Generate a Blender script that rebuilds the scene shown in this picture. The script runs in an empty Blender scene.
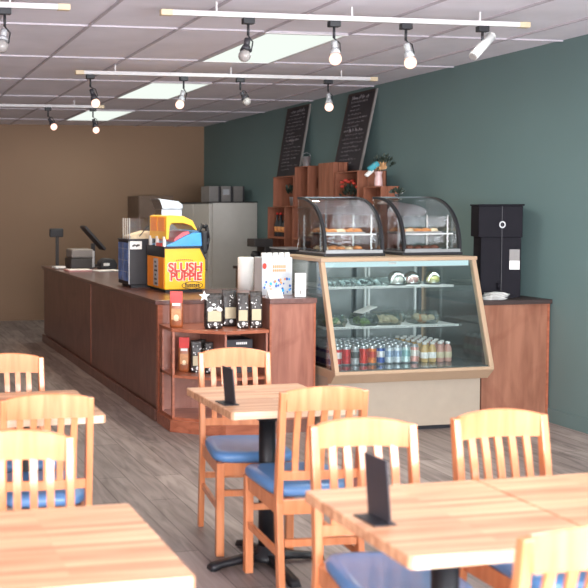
import bpy, bmesh, math, random
from mathutils import Vector, Matrix, Euler
random.seed(7)
PI = math.pi
S = bpy.context.scene
COL = S.collection

# ------------------------------------------------------------ materials
MATS = {}
def new_mat(name):
    m = bpy.data.materials.new(name); m.use_nodes = True
    nt = m.node_tree; b = nt.nodes['Principled BSDF']
    MATS[name] = m
    return m, nt, b
def lin(c):
    return tuple(((v/255)/12.92 if v/255 <= .04045 else ((v/255+.055)/1.055)**2.4) for v in c) + (1,)
def plain(name, rgb, rough=.5, metal=0, noise=.06, scale=12, coat=0, bump=0, emit=None, es=1, spec=.5):
    """solid colour with a slight procedural mottling"""
    m, nt, b = new_mat(name); c = lin(rgb)
    tc = nt.nodes.new('ShaderNodeTexCoord'); n = nt.nodes.new('ShaderNodeTexNoise')
    n.inputs['Scale'].default_value = scale; n.inputs['Detail'].default_value = 3
    nt.links.new(tc.outputs['Object'], n.inputs['Vector'])
    r = nt.nodes.new('ShaderNodeValToRGB')
    r.color_ramp.elements[0].position = .3; r.color_ramp.elements[1].position = .7
    r.color_ramp.elements[0].color = tuple(v*(1-noise) for v in c[:3]) + (1,)
    r.color_ramp.elements[1].color = tuple(min(1, v*(1+noise)) for v in c[:3]) + (1,)
    nt.links.new(n.outputs['Fac'], r.inputs['Fac']); nt.links.new(r.outputs['Color'], b.inputs['Base Color'])
    b.inputs['Roughness'].default_value = rough; b.inputs['Metallic'].default_value = metal
    b.inputs['Specular IOR Level'].default_value = spec
    if coat: b.inputs['Coat Weight'].default_value = coat; b.inputs['Coat Roughness'].default_value = .15
    if bump:
        bp = nt.nodes.new('ShaderNodeBump'); bp.inputs['Strength'].default_value = bump; bp.inputs['Distance'].default_value = .01
        nt.links.new(n.outputs['Fac'], bp.inputs['Height']); nt.links.new(bp.outputs['Normal'], b.inputs['Normal'])
    if emit:
        b.inputs['Emission Color'].default_value = lin(emit); b.inputs['Emission Strength'].default_value = es
    return m
def wood(name, c0, c1, axis='Z', scale=3, rough=.35, coat=.4, stretch=14, spec=.5, croughness=.15, c2=None):
    """grain running along the given object axis"""
    m, nt, b = new_mat(name)
    tc = nt.nodes.new('ShaderNodeTexCoord'); mp = nt.nodes.new('ShaderNodeMapping')
    sc = [stretch]*3; sc['XYZ'.index(axis)] = 1
    mp.inputs['Scale'].default_value = sc
    n = nt.nodes.new('ShaderNodeTexNoise'); n.inputs['Scale'].default_value = scale
    n.inputs['Detail'].default_value = 6; n.inputs['Distortion'].default_value = .6
    r = nt.nodes.new('ShaderNodeValToRGB')
    r.color_ramp.elements[0].position = .32; r.color_ramp.elements[1].position = .68
    r.color_ramp.elements[0].color = lin(c0); r.color_ramp.elements[1].color = lin(c1)
    nt.links.new(tc.outputs['Object'], mp.inputs['Vector']); nt.links.new(mp.outputs['Vector'], n.inputs['Vector'])
    nt.links.new(n.outputs['Fac'], r.inputs['Fac'])
    out = r.outputs['Color']
    if c2:
        n2 = nt.nodes.new('ShaderNodeTexNoise'); n2.inputs['Scale'].default_value = 2.2; n2.inputs['Detail'].default_value = 4
        n2.inputs['Distortion'].default_value = 1.5
        nt.links.new(tc.outputs['Object'], n2.inputs['Vector'])
        r2 = nt.nodes.new('ShaderNodeValToRGB'); r2.color_ramp.elements[0].position = .45; r2.color_ramp.elements[1].position = .7
        r2.color_ramp.elements[0].color = (0,0,0,1); r2.color_ramp.elements[1].color = (.7,.7,.7,1)
        mx = nt.nodes.new('ShaderNodeMixRGB'); mx.inputs['Color2'].default_value = lin(c2)
        nt.links.new(n2.outputs['Fac'], r2.inputs['Fac']); nt.links.new(r2.outputs['Color'], mx.inputs['Fac'])
        nt.links.new(out, mx.inputs['Color1']); out = mx.outputs['Color']
    nt.links.new(out, b.inputs['Base Color'])
    b.inputs['Roughness'].default_value = rough; b.inputs['Coat Weight'].default_value = coat
    b.inputs['Coat Roughness'].default_value = croughness; b.inputs['Specular IOR Level'].default_value = spec
    return m
def butcher(name):
    """narrow glued strips running along X, end blocks show on the side"""
    m, nt, b = new_mat(name)
    tc = nt.nodes.new('ShaderNodeTexCoord')
    br = nt.nodes.new('ShaderNodeTexBrick'); br.inputs['Scale'].default_value = 1
    br.inputs['Brick Width'].default_value = .8; br.inputs['Row Height'].default_value = .024
    br.inputs['Mortar Size'].default_value = .0007; br.inputs['Mortar Smooth'].default_value = .3
    br.inputs['Color1'].default_value = lin((236, 186, 146)); br.inputs['Color2'].default_value = lin((158, 100, 68))
    br.inputs['Mortar'].default_value = lin((165, 108, 66)); br.offset = .37
    n = nt.nodes.new('ShaderNodeTexNoise'); n.inputs['Scale'].default_value = 3; n.inputs['Detail'].default_value = 6
    mp = nt.nodes.new('ShaderNodeMapping'); mp.inputs['Scale'].default_value = (.7, 16, 16)
    nt.links.new(tc.outputs['Object'], br.inputs['Vector']); nt.links.new(tc.outputs['Object'], mp.inputs['Vector'])
    nt.links.new(mp.outputs['Vector'], n.inputs['Vector'])
    r = nt.nodes.new('ShaderNodeValToRGB'); r.color_ramp.elements[0].position = .3; r.color_ramp.elements[1].position = .7
    r.color_ramp.elements[0].color = lin((170, 110, 76)); r.color_ramp.elements[1].color = lin((240, 196, 158))
    nt.links.new(n.outputs['Fac'], r.inputs['Fac'])
    mx = nt.nodes.new('ShaderNodeMixRGB'); mx.inputs['Fac'].default_value = .5
    nt.links.new(br.outputs['Color'], mx.inputs['Color1']); nt.links.new(r.outputs['Color'], mx.inputs['Color2'])
    nt.links.new(mx.outputs['Color'], b.inputs['Base Color'])
    b.inputs['Roughness'].default_value = .45; b.inputs['Coat Weight'].default_value = .2; b.inputs['Coat Roughness'].default_value = .25
    return m
def glass(name, tint=(235, 245, 245), refl=.10, rough=.02):
    """thin pane: clear transmission plus a fresnel-weighted reflection"""
    m, nt, b = new_mat(name); nt.nodes.remove(b)
    out = nt.nodes['Material Output']
    t = nt.nodes.new('ShaderNodeBsdfTransparent'); t.inputs['Color'].default_value = lin(tint)
    g = nt.nodes.new('ShaderNodeBsdfGlossy'); g.inputs['Roughness'].default_value = rough
    lw = nt.nodes.new('ShaderNodeLayerWeight'); lw.inputs['Blend'].default_value = .25
    ad = nt.nodes.new('ShaderNodeMath'); ad.operation = 'MULTIPLY_ADD'; ad.inputs[1].default_value = .6; ad.inputs[2].default_value = refl
    ad.use_clamp = True
    mx = nt.nodes.new('ShaderNodeMixShader')
    nt.links.new(lw.outputs['Fresnel'], ad.inputs[0]); nt.links.new(ad.outputs[0], mx.inputs[0])
    nt.links.new(t.outputs[0], mx.inputs[1]); nt.links.new(g.outputs[0], mx.inputs[2]); nt.links.new(mx.outputs[0], out.inputs['Surface'])
    return m
def emis(name, rgb, s):
    m, nt, b = new_mat(name); nt.nodes.remove(b)
    e = nt.nodes.new('ShaderNodeEmission'); e.inputs['Color'].default_value = lin(rgb); e.inputs['Strength'].default_value = s
    nt.links.new(e.outputs[0], nt.nodes['Material Output'].inputs['Surface'])
    return m

def floor_mat():
    m, nt, b = new_mat('floor_planks')
    tc = nt.nodes.new('ShaderNodeTexCoord'); mp = nt.nodes.new('ShaderNodeMapping')
    mp.inputs['Rotation'].default_value = (0, 0, PI/2)
    br = nt.nodes.new('ShaderNodeTexBrick'); br.inputs['Scale'].default_value = 1
    br.inputs['Brick Width'].default_value = 1.25; br.inputs['Row Height'].default_value = .17
    br.inputs['Mortar Size'].default_value = .002; br.offset = .37
    br.inputs['Color1'].default_value = lin((168, 156, 152)); br.inputs['Color2'].default_value = lin((136, 124, 121))
    br.inputs['Mortar'].default_value = lin((78, 68, 64))
    nt.links.new(tc.outputs['Object'], mp.inputs['Vector']); nt.links.new(mp.outputs['Vector'], br.inputs['Vector'])
    mp2 = nt.nodes.new('ShaderNodeMapping'); mp2.inputs['Scale'].default_value = (7, .9, 1)
    n = nt.nodes.new('ShaderNodeTexNoise'); n.inputs['Scale'].default_value = 2.4; n.inputs['Detail'].default_value = 7
    n.inputs['Distortion'].default_value = 1.1
    nt.links.new(tc.outputs['Object'], mp2.inputs['Vector']); nt.links.new(mp2.outputs['Vector'], n.inputs['Vector'])
    r = nt.nodes.new('ShaderNodeValToRGB'); r.color_ramp.elements[0].position = .3; r.color_ramp.elements[1].position = .62
    r.color_ramp.elements[0].color = (.42, .39, .38, 1); r.color_ramp.elements[1].color = (1.06, 1.04, 1.02, 1)
    nt.links.new(n.outputs['Fac'], r.inputs['Fac'])
    mx = nt.nodes.new('ShaderNodeMixRGB'); mx.blend_type = 'MULTIPLY'; mx.inputs['Fac'].default_value = .8
    nt.links.new(br.outputs['Color'], mx.inputs['Color1']); nt.links.new(r.outputs['Color'], mx.inputs['Color2'])
    nt.links.new(mx.outputs['Color'], b.inputs['Base Color'])
    b.inputs['Roughness'].default_value = .5
    return m

floor_m = floor_mat()
green_m = plain('teal_wall_paint', (102, 124, 124), .65, noise=.03, scale=1.5)
tan_m = plain('tan_wall_paint', (142, 112, 88), .7, noise=.03, scale=1.5)
tile_m = plain('ceiling_tile', (232, 227, 236), .85, noise=.05, scale=3, bump=.05)
grid_m = plain('ceiling_grid_metal', (186, 178, 186), .5)
white_m = plain('white_paint', (204, 200, 202), .5)
mahog_side = wood('mahogany_shaded', (110, 72, 62), (130, 88, 76), 'Z', 3, .38, .3, 9, c2=(98, 62, 54))  # same wood for the aisle side, its shade painted into the tone
mahog = wood('mahogany_lit', (140, 86, 70), (168, 110, 92), 'Z', 2.5, .38, .3, 9, c2=(122, 66, 48))  # brighter, redder copy: window light on the fronts painted into the tone
mahog_top = wood('mahogany_top', (96, 64, 58), (116, 80, 74), 'Y', 3, .35, .5, 9)
mahog_shelf = wood('mahogany_shelf', (146, 80, 56), (178, 104, 76), 'X', 3, .35, .4, 9)
cherry = wood('cherry_cabinet', (136, 88, 68), (162, 110, 88), 'Z', 2.2, .4, .2, 7, c2=(122, 68, 50))
chair_wood = wood('varnished_maple', (206, 122, 74), (226, 148, 100), 'Z', 3, .45, .65, 10, croughness=.13)
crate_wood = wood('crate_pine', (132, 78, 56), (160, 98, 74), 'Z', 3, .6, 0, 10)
crate_shaded = wood('crate_pine_shaded', (96, 60, 50), (116, 74, 62), 'Z', 3, .7, 0, 10)  # darker copy of the pine, shade inside the crates painted in
top_m = butcher('butcher_block')
edge_m = wood('table_edge_glare', (226, 190, 158), (244, 220, 196), 'X', 3, .35, .5, 10)  # near-white wood tone standing in for overexposed window reflection
vinyl = plain('blue_vinyl', (90, 136, 188), .38, noise=.08, scale=8, coat=.3, bump=.05)
black_iron = plain('black_iron', (26, 27, 32), .45)
black_pl = plain('black_plastic', (36, 35, 40), .55)
dark_pl = plain('dark_grey_plastic', (62, 58, 58), .45)
charc = plain('charcoal_plastic', (50, 48, 54), .55)
grey_pl = plain('grey_plastic', (128, 122, 120), .45)
beige = plain('beige_enamel', (182, 154, 128), .4, noise=.02)
beige_body = plain('beige_panel', (172, 158, 142), .45, noise=.03)
steel = plain('brushed_steel', (176, 178, 182), .32, 1)
chrome = plain('chrome', (215, 215, 220), .15, 1)
silver_pl = plain('silver_plastic', (170, 170, 174), .35)
wire_w = plain('white_wire', (226, 228, 226), .4)
deck_m = plain('case_floor_metal', (150, 152, 155), .25, .8)
case_dark = plain('case_inner_dark', (84, 88, 92), .4)
glass_m = glass('clear_glass', (244, 248, 248), .075)
dome_glass = glass('clear_acrylic', (250, 251, 252), .035)
rear_glass = plain('hazed_rear_door', (146, 150, 150), .3, noise=.25, scale=4)  # opaque mottled grey stands in for haze and reflection in the glass
clam = glass('clear_clamshell', (232, 240, 238), .24, .2)
yellow = plain('yellow_machine', (250, 188, 22), .35, noise=.02)
orange_m = plain('orange_sticker', (240, 140, 30), .4)
blue_l = plain('blue_slush', (60, 170, 246), .3, noise=.1)
pink_l = plain('pink_slush', (232, 96, 110), .4)
red_m = plain('red_plastic', (206, 34, 28), .35)
blue_pic = plain('blue_printed_panel', (78, 110, 170), .4, noise=.45, scale=14)
white_pl = plain('white_plastic', (232, 230, 228), .4)
paper = plain('white_paper', (240, 238, 236), .7)
pinkp = plain('pink_paper', (196, 140, 140), .7)
fridge_m = plain('grey_fridge_enamel', (208, 202, 196), .45, noise=.02)
darkbrown = plain('dark_brown_laminate', (112, 90, 76), .6)
board_m = plain('chalkboard_slate', (52, 46, 50), .8, noise=.2, scale=6)
chalk_m = plain('chalk', (140, 132, 136), .9)
frame_dk = plain('dark_wood_frame', (60, 46, 44), .6)
leaf_m = plain('dark_green_leaf', (38, 50, 40), .6, noise=.3, scale=30)
flower_r = plain('red_petal', (190, 62, 48), .6)
flower_p = plain('straw_petal', (204, 156, 110), .6)
teal_cloth = plain('teal_ribbon', (70, 160, 176), .6)
vase_m = plain('pale_pink_vase', (226, 190, 190), .3)
bagdark = plain('dark_coffee_bag', (50, 42, 40), .35, noise=.75, scale=55, bump=.6)
kraft = plain('kraft_label', (202, 188, 156), .6)
tanlab = plain('tan_print', (196, 138, 92), .5, noise=.25, scale=30)
brownbag = plain('brown_printed_bag', (150, 82, 46), .35, noise=.35, scale=25)
pastry = plain('baked_pastry', (214, 142, 84), .6, noise=.3, scale=40, bump=.3)
pastry_d = plain('dark_pastry', (120, 68, 48), .6, noise=.35, scale=40, bump=.3)
cream_m = plain('cream_bread', (232, 208, 172), .6, noise=.15, scale=25)
lettuce = plain('salad_leaf', (140, 168, 96), .6, noise=.5, scale=50, bump=.3)
tin_m = plain('galvanised_tin', (196, 198, 204), .3, .8)
tray_m = plain('silver_tray', (200, 200, 204), .3, .7)
lamp_on = emis('lit_bulb', (255, 206, 184), 1.8)
troffer_m = emis('fluorescent_diffuser', (236, 244, 236), .9)
bulb_off = plain('frosted_bulb', (150, 144, 142), .2)
case_lamp = emis('case_lamp_tube', (214, 240, 244), 1.1)
juice_m = plain('amber_juice', (204, 170, 112), .2)
juice_r = plain('pink_juice', (196, 146, 134), .2)
text_red = plain('red_lettering', (200, 56, 40), .5)
text_wht = plain('white_lettering', (246, 226, 214), .5)
text_blk = plain('black_lettering', (30, 24, 20), .5)
blue_ink = plain('blue_ink', (60, 96, 176), .5)
orange_ink = plain('orange_ink', (226, 150, 90), .5)

# ------------------------------------------------------------ mesh helpers
class MB:
    def __init__(s): s.bm = bmesh.new(); s.mats = []
    def mi(s, m):
        if m is None: return 0
        if m not in s.mats: s.mats.append(m)
        return s.mats.index(m)
    def _fin(s, verts, m, mat4):
        if mat4 is not None: bmesh.ops.transform(s.bm, matrix=mat4, verts=verts)
        i = s.mi(m); fs = {f for v in verts for f in v.link_faces}
        for f in fs: f.material_index = i
        return s
    def box(s, x0, x1, y0, y1, z0, z1, m=None, bev=0, rot=None, smooth=False):
        c = Vector(((x0+x1)/2, (y0+y1)/2, (z0+z1)/2))
        r = bmesh.ops.create_cube(s.bm, size=1); vs = r['verts']
        bmesh.ops.scale(s.bm, vec=(abs(x1-x0), abs(y1-y0), abs(z1-z0)), verts=vs)
        if bev:
            es = list({e for v in vs for e in v.link_edges})
            q = bmesh.ops.bevel(s.bm, geom=es, offset=bev, segments=2, affect='EDGES', profile=.5)
            vs = list({v for f in q['faces'] for v in f.verts} | {v for v in vs if v.is_valid})
            fs = set()
            stack = [vs[0]]; seen = {vs[0]}
            while stack:
                v = stack.pop()
                for e in v.link_edges:
                    o = e.other_vert(v)
                    if o not in seen: seen.add(o); stack.append(o)
            vs = list(seen)
        M4 = Matrix.Translation(c)
        if rot: M4 = M4 @ Euler(rot).to_matrix().to_4x4()
        return s._fin(vs, m, M4)
    def cyl(s, p0, p1, r, m=None, n=16, r2=None, caps=True):
        p0, p1 = Vector(p0), Vector(p1); d = p1-p0
        q = bmesh.ops.create_cone(s.bm, cap_ends=caps, segments=n, radius1=r, radius2=r if r2 is None else r2, depth=d.length)
        M4 = Matrix.Translation((p0+p1)/2) @ d.to_track_quat('Z', 'Y').to_matrix().to_4x4()
        s._fin(q['verts'], m, M4)
        for v in q['verts']:
            for f in v.link_faces:
                if len(f.verts) == 4: f.smooth = True
        return s
    def ball(s, c, r, m=None, sc=(1, 1, 1), n=12, rot=None):
        q = bmesh.ops.create_uvsphere(s.bm, u_segments=n, v_segments=max(6, n//2+2), radius=r)
        M4 = Matrix.Translation(c)
        if rot: M4 = M4 @ Euler(rot).to_matrix().to_4x4()
        M4 = M4 @ Matrix.Diagonal((sc[0], sc[1], sc[2], 1))
        s._fin(q['verts'], m, M4)
        for v in q['verts']:
            for f in v.link_faces: f.smooth = True
        return s
    def prism(s, pts, axis, a, b, m=None):
        """closed polygon pts extruded along axis from a to b; pts are the other two coordinates in order"""
        def P(p, t):
            return {'X': (t, p[0], p[1]), 'Y': (p[0], t, p[1]), 'Z': (p[0], p[1], t)}[axis]
        v0 = [s.bm.verts.new(P(p, a)) for p in pts]; v1 = [s.bm.verts.new(P(p, b)) for p in pts]
        i = s.mi(m); fs = [s.bm.faces.new(v0), s.bm.faces.new(v1)]
        n = len(pts)
        for k in range(n): fs.append(s.bm.faces.new((v0[k], v0[(k+1) % n], v1[(k+1) % n], v1[k])))
        for f in fs: f.material_index = i
        bmesh.ops.recalc_face_normals(s.bm, faces=fs)
        return s
    def sheet(s, rows, m=None, smooth=True):
        g = [[s.bm.verts.new(p) for p in r] for r in rows]; i = s.mi(m)
        for a in range(len(g)-1):
            for b in range(len(g[0])-1):
                f = s.bm.faces.new((g[a][b], g[a][b+1], g[a+1][b+1], g[a+1][b])); f.material_index = i; f.smooth = smooth
        return s
    def loft(s, rings, m=None, smooth=True, cap=True):
        g = [[s.bm.verts.new(p) for p in r] for r in rings]; i = s.mi(m); n = len(g[0]); fs = []
        for a in range(len(g)-1):
            for b in range(n):
                f = s.bm.faces.new((g[a][b], g[a][(b+1) % n], g[a+1][(b+1) % n], g[a+1][b])); f.smooth = smooth; fs.append(f)
        if cap: fs.append(s.bm.faces.new(g[0])); fs.append(s.bm.faces.new(g[-1]))
        for f in fs: f.material_index = i
        bmesh.ops.recalc_face_normals(s.bm, faces=fs)
        return s
    def lathe(s, prof, c=(0, 0, 0), m=None, n=16, ms=None):
        rings = [[(c[0]+r*math.cos(2*PI*k/n), c[1]+r*math.sin(2*PI*k/n), c[2]+z) for k in range(n)] for r, z in prof]
        if ms is None: return s.loft(rings, m)
        for a in range(len(rings)-1): s.loft(rings[a:a+2], ms[a], cap=False)
        s.loft([rings[0], [(c[0]+(p[0]-c[0])*.01, c[1]+(p[1]-c[1])*.01, p[2]) for p in rings[0]]], ms[0], cap=False)
        s.loft([rings[-1], [(c[0]+(p[0]-c[0])*.01, c[1]+(p[1]-c[1])*.01, p[2]) for p in rings[-1]]], ms[-1], cap=False)
        return s
    def tube(s, pts, r, m=None, n=8):
        for a, b in zip(pts[:-1], pts[1:]):
            s.cyl(a, b, r, m, n)
        for p in pts[1:-1]: s.ball(p, r, m, n=8)
        return s
    def build(s, name, m=None, parent=None, loc=None, bevel=0):
        me = bpy.data.meshes.new(name); s.bm.to_mesh(me); s.bm.free()
        if m is not None and not s.mats: s.mats = [m]
        for k in s.mats: me.materials.append(k)
        o = bpy.data.objects.new(name, me); COL.objects.link(o)
        if parent: o.parent = parent
        if loc: o.location = loc
        if bevel:
            md = o.modifiers.new('bevel', 'BEVEL'); md.width = bevel; md.segments = 2; md.limit_method = 'ANGLE'
        return o
def tag(o, label, cat, group=None):
    o['label'] = label; o['category'] = cat
    if group: o['group'] = group
    return o
def thing(name, label, cat, loc=(0, 0, 0), rz=0, group=None):
    o = bpy.data.objects.new(name, None); COL.objects.link(o); o.empty_display_size = .1
    o.location = loc; o.rotation_euler = (0, 0, rz)
    return tag(o, label, cat, group)
def struct(name, mb, m=None):
    o = mb.build(name, m); o['kind'] = 'structure'; return o
KIDS = {}
def copy_tree(root, loc, rz=None, label=None):
    r = root.copy(); COL.objects.link(r); r.location = loc
    if rz is not None: r.rotation_euler = (0, 0, rz)
    if label: r['label'] = label
    for ch in [o for o in bpy.data.objects if o.parent == root]:
        c = ch.copy(); COL.objects.link(c); c.parent = r
        for g in [o for o in bpy.data.objects if o.parent == ch]:
            d = g.copy(); COL.objects.link(d); d.parent = c
    return r
def text_part(name, body, size, m, parent, mat4, depth=.001, sx=1, offset=0):
    cu = bpy.data.curves.new('t', 'FONT'); cu.body = body; cu.size = size; cu.extrude = depth
    cu.align_x = 'CENTER'; cu.align_y = 'CENTER'; cu.offset = offset
    t = bpy.data.objects.new('t', cu); COL.objects.link(t)
    bpy.context.view_layer.update()
    me = bpy.data.meshes.new_from_object(t.evaluated_get(bpy.context.evaluated_depsgraph_get()))
    bpy.data.objects.remove(t); bpy.data.curves.remove(cu)
    me.transform(mat4 @ Matrix.Diagonal((sx, 1, 1, 1))); me.materials.clear(); me.materials.append(m)
    me.name = name
    o = bpy.data.objects.new(name, me); COL.objects.link(o); o.parent = parent
    return o
FACE_NY = lambda x, y, z: Matrix.Translation((x, y, z)) @ Euler((PI/2, 0, 0)).to_matrix().to_4x4()       # reads from -Y
FACE_NX = lambda x, y, z: Matrix.Translation((x, y, z)) @ Euler((PI/2, 0, -PI/2)).to_matrix().to_4x4()   # reads from -X

# ------------------------------------------------------------ room
XL, XR, YF, YB, ZC = -2.6, 4.985, -1.6, 13.56, 2.765
struct('floor', MB().box(XL-.1, XR+.1, YF-.1, YB+.1, -.1, 0), floor_m)
TR = [(6.2, 7.5), (8.8, 10.1), (11.4, 12.7), (3.6, 4.9), (1.0, 2.3)]  # last two panels are out of view, added as overhead fill light
struct('ceiling', MB().box(XL-.1, XR+.1, YF-.1, YB+.1, ZC+.012, ZC+.1), tile_m)
g = MB()
x = 2.71-.61*8
while x < XR:
    if x > XL: g.box(x-.008, x+.008, YF, YB, ZC, ZC+.012)
    x += .61
y = 6.2-1.3*5
while y < YB:
    g.box(XL, XR, y-.005, y+.005, ZC+.001, ZC+.012); y += 1.3
struct('trim_1', g, grid_m)
struct('wall_right', MB().box(XR, XR+.1, YF-.1, YB+.1, 0, ZC+.012), green_m)
struct('wall_back', MB().box(XL-.1, XR, YB, YB+.1, 0, ZC+.012), tan_m)
struct('wall_left', MB().box(XL-.1, XL, YF-.1, YB, 0, ZC+.012), tan_m)
w = MB()
w.box(XL, XR, YF-.1, YF, 0, .45); w.box(XL, XR, YF-.1, YF, 2.5, ZC+.012)
for a, b in ((XL, -2.4), (-.1, .1), (2.35, 2.55), (4.8, XR)): w.box(a, b, YF-.1, YF, .45, 2.5)
struct('wall_front', w, tan_m)
struct('baseboard_right', MB().box(XR-.014, XR, YF, YB, 0, .1), green_m)
struct('baseboard_back', MB().box(XL, XR-.014, YB-.012, YB, 0, .08), tan_m)
for i, (a, b) in enumerate(((-2.4, -.1), (.1, 2.35), (2.55, 4.8))):
    f = MB()
    f.box(a, b, YF-.07, YF-.03, .45, .5); f.box(a, b, YF-.07, YF-.03, 2.45, 2.5)
    for q in (a, (a+b)/2-.02, b-.04): f.box(q, q+.04, YF-.07, YF-.03, .5, 2.45)
    fr = struct('window_%d' % (i+1), f, dark_pl)
    MB().box(a+.03, b-.03, YF-.053, YF-.047, .5, 2.45).build('pane', glass_m, fr)

# ceiling fluorescent panels
names = ['nearest of the three visible, above the display case aisle', 'middle one of the three visible, between the two far light tracks', 'farthest one, near the tan back wall',
         'unseen, added for fill light nearer than the first track', 'unseen, added for fill light by the front windows']
for (a, b), nm in zip(TR, names):
    t = thing('ceiling_light', 'pale ceiling panel, '+nm, 'ceiling light', (3.015, (a+b)/2, ZC), 0, 'recessed fluorescent panels')
    h = (b-a)/2
    f = MB()
    for s in (-1, 1):
        f.box(s*.285, s*.305, -h, h, -.006, .012); f.box(-.285, .285, s*(h-.02), s*h, -.006, .012)
    f.build('frame', white_m, t)
    MB().box(-.285, .285, -h+.02, h-.02, 0, .008).build('diffuser', troffer_m, t)

# ------------------------------------------------------------ tracks and spots
def track(x0, x1, Y, label):
    t = thing('light_track', label, 'light track', (x0, Y, ZC), 0, 'white ceiling light tracks')
    MB().box(.03, x1-x0-.03, -.017, .017, -.085, -.055).build('rail', white_m, t, bevel=.002)
    for q in (0, x1-x0): MB().box(q-.035, q+.035, -.02, .02, -.087, -.053).build('end_cap', plain_cap, t, bevel=.003)
    for q in (.3, (x1-x0)/2, x1-x0-.3): MB().box(q-.005, q+.005, -.005, .005, -.056, 0).build('mounting_clip', white_m, t)
plain_cap = plain('cream_end_cap', (206, 186, 156), .5)
track(1.735, 4.02, 5.34, 'white light track nearest the camera, carrying four heads')
track(-.9, 1.13, 5.30, 'white light track entering at the top left corner')
track(1.79, 4.40, 7.78, 'white light track in the middle, ending over the display case')
track(-.2, 2.62, 10.35, 'white light track farthest back near the tan wall')
def spot(x, Y, dx, dz, lit, kind, label, yaw=0):
    """adapter under the track, stem, tilted socket and the bulb at offset (dx, dz)"""
    zt = ZC-.0855
    t = thing('track_spotlight', label, 'spotlight', (x, Y, zt), 0, 'track spotlights')
    MB().box(-.035, .035, -.02, .02, -.035, 0).build('adapter', black_pl, t, bevel=.004)
    MB().cyl((0, 0, -.035), (0, 0, -.10), .008).build('stem', black_pl, t)
    e = Vector((dx, -.02, dz)); p = Vector((0, 0, -.10)); d = (e-p).normalized()
    sh = MB(); mat = white_pl if kind == 'white' else (silver_pl if kind == 'silver' else charc)
    if kind == 'white':
        d = Vector((-.72, -.15, -.66)).normalized(); a = p+Vector((.02, 0, 0))-d*.06
        sh.cyl(a, a+d*.19, .028, None, 16).ball(a, .028)
        sh.build('lamp_shade', mat, t)
        MB().cyl(a+d*.191, a+d*.197, .024).build('lens', bulb_off, t)
        MB().cyl((0, 0, -.1), a+d*.07, .008).build('arm', black_pl, t)
        return
    L = (e-p).length
    a = p+d*.02; b = e-d*.03
    sh.cyl(a, a+d*(L*.35), .018, None, 14).cyl(a+d*(L*.35), b, .022, None, 14, .034)
    sh.build('lamp_shade', mat, t)
    MB().ball(e, .036, n=16).build('bulb', lamp_on if lit else bulb_off, t)
    yk = MB(); s = d.cross(Vector((0, 1, 0))).normalized()
    yk.tube([p, p+s*.035+d*.03, p+s*.035+d*.09], .004); yk.build('yoke', black_pl, t)
    if lit:
        ld = bpy.data.lights.new('bulb_glow', 'SPOT'); ld.energy = 26; ld.color = (1, .74, .5); ld.shadow_soft_size = .04
        ld.spot_size = 2.2; ld.spot_blend = .8
        lo = bpy.data.objects.new('bulb_glow', ld); COL.objects.link(lo); lo.parent = t
        lo.location = e+d*.045; lo.rotation_euler = d.to_track_quat('-Z', 'Y').to_euler()
spot(.80, 5.30, -.02, -.21, False, 'silver', 'unlit silver spotlight at the far left end of the picture')
spot(2.23, 5.34, -.03, -.22, False, 'dark', 'unlit dark spotlight hanging in front of a ceiling panel')
spot(2.766, 5.34, 0, -.225, True, 'silver', 'lit spotlight on nearest track, left of the two lit there')
spot(3.23, 5.34, .02, -.235, True, 'silver', 'lit spotlight on nearest track, in front of green wall top')
spot(3.74, 5.34, 0, -.2, False, 'white', 'white cylindrical unlit spotlight at right end of nearest track')
spot(1.88, 7.78, .04, -.235, True, 'dark', 'lit spotlight at left end of the middle track')
spot(2.68, 7.78, -.04, -.235, True, 'silver', 'lit spotlight on the middle track, before the small far panel')
spot(3.18, 7.78, .05, -.20, False, 'dark', 'unlit spotlight with pale bulb on the middle track')
spot(3.98, 7.78, 0, -.235, True, 'silver', 'lit spotlight between the two leaning chalkboards on middle track')
spot(2.03, 10.35, .06, -.21, True, 'dark', 'lit spotlight on farthest track, left of the two')
spot(2.53, 10.35, .03, -.24, True, 'dark', 'lit spotlight on farthest track, right of the two')

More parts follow.
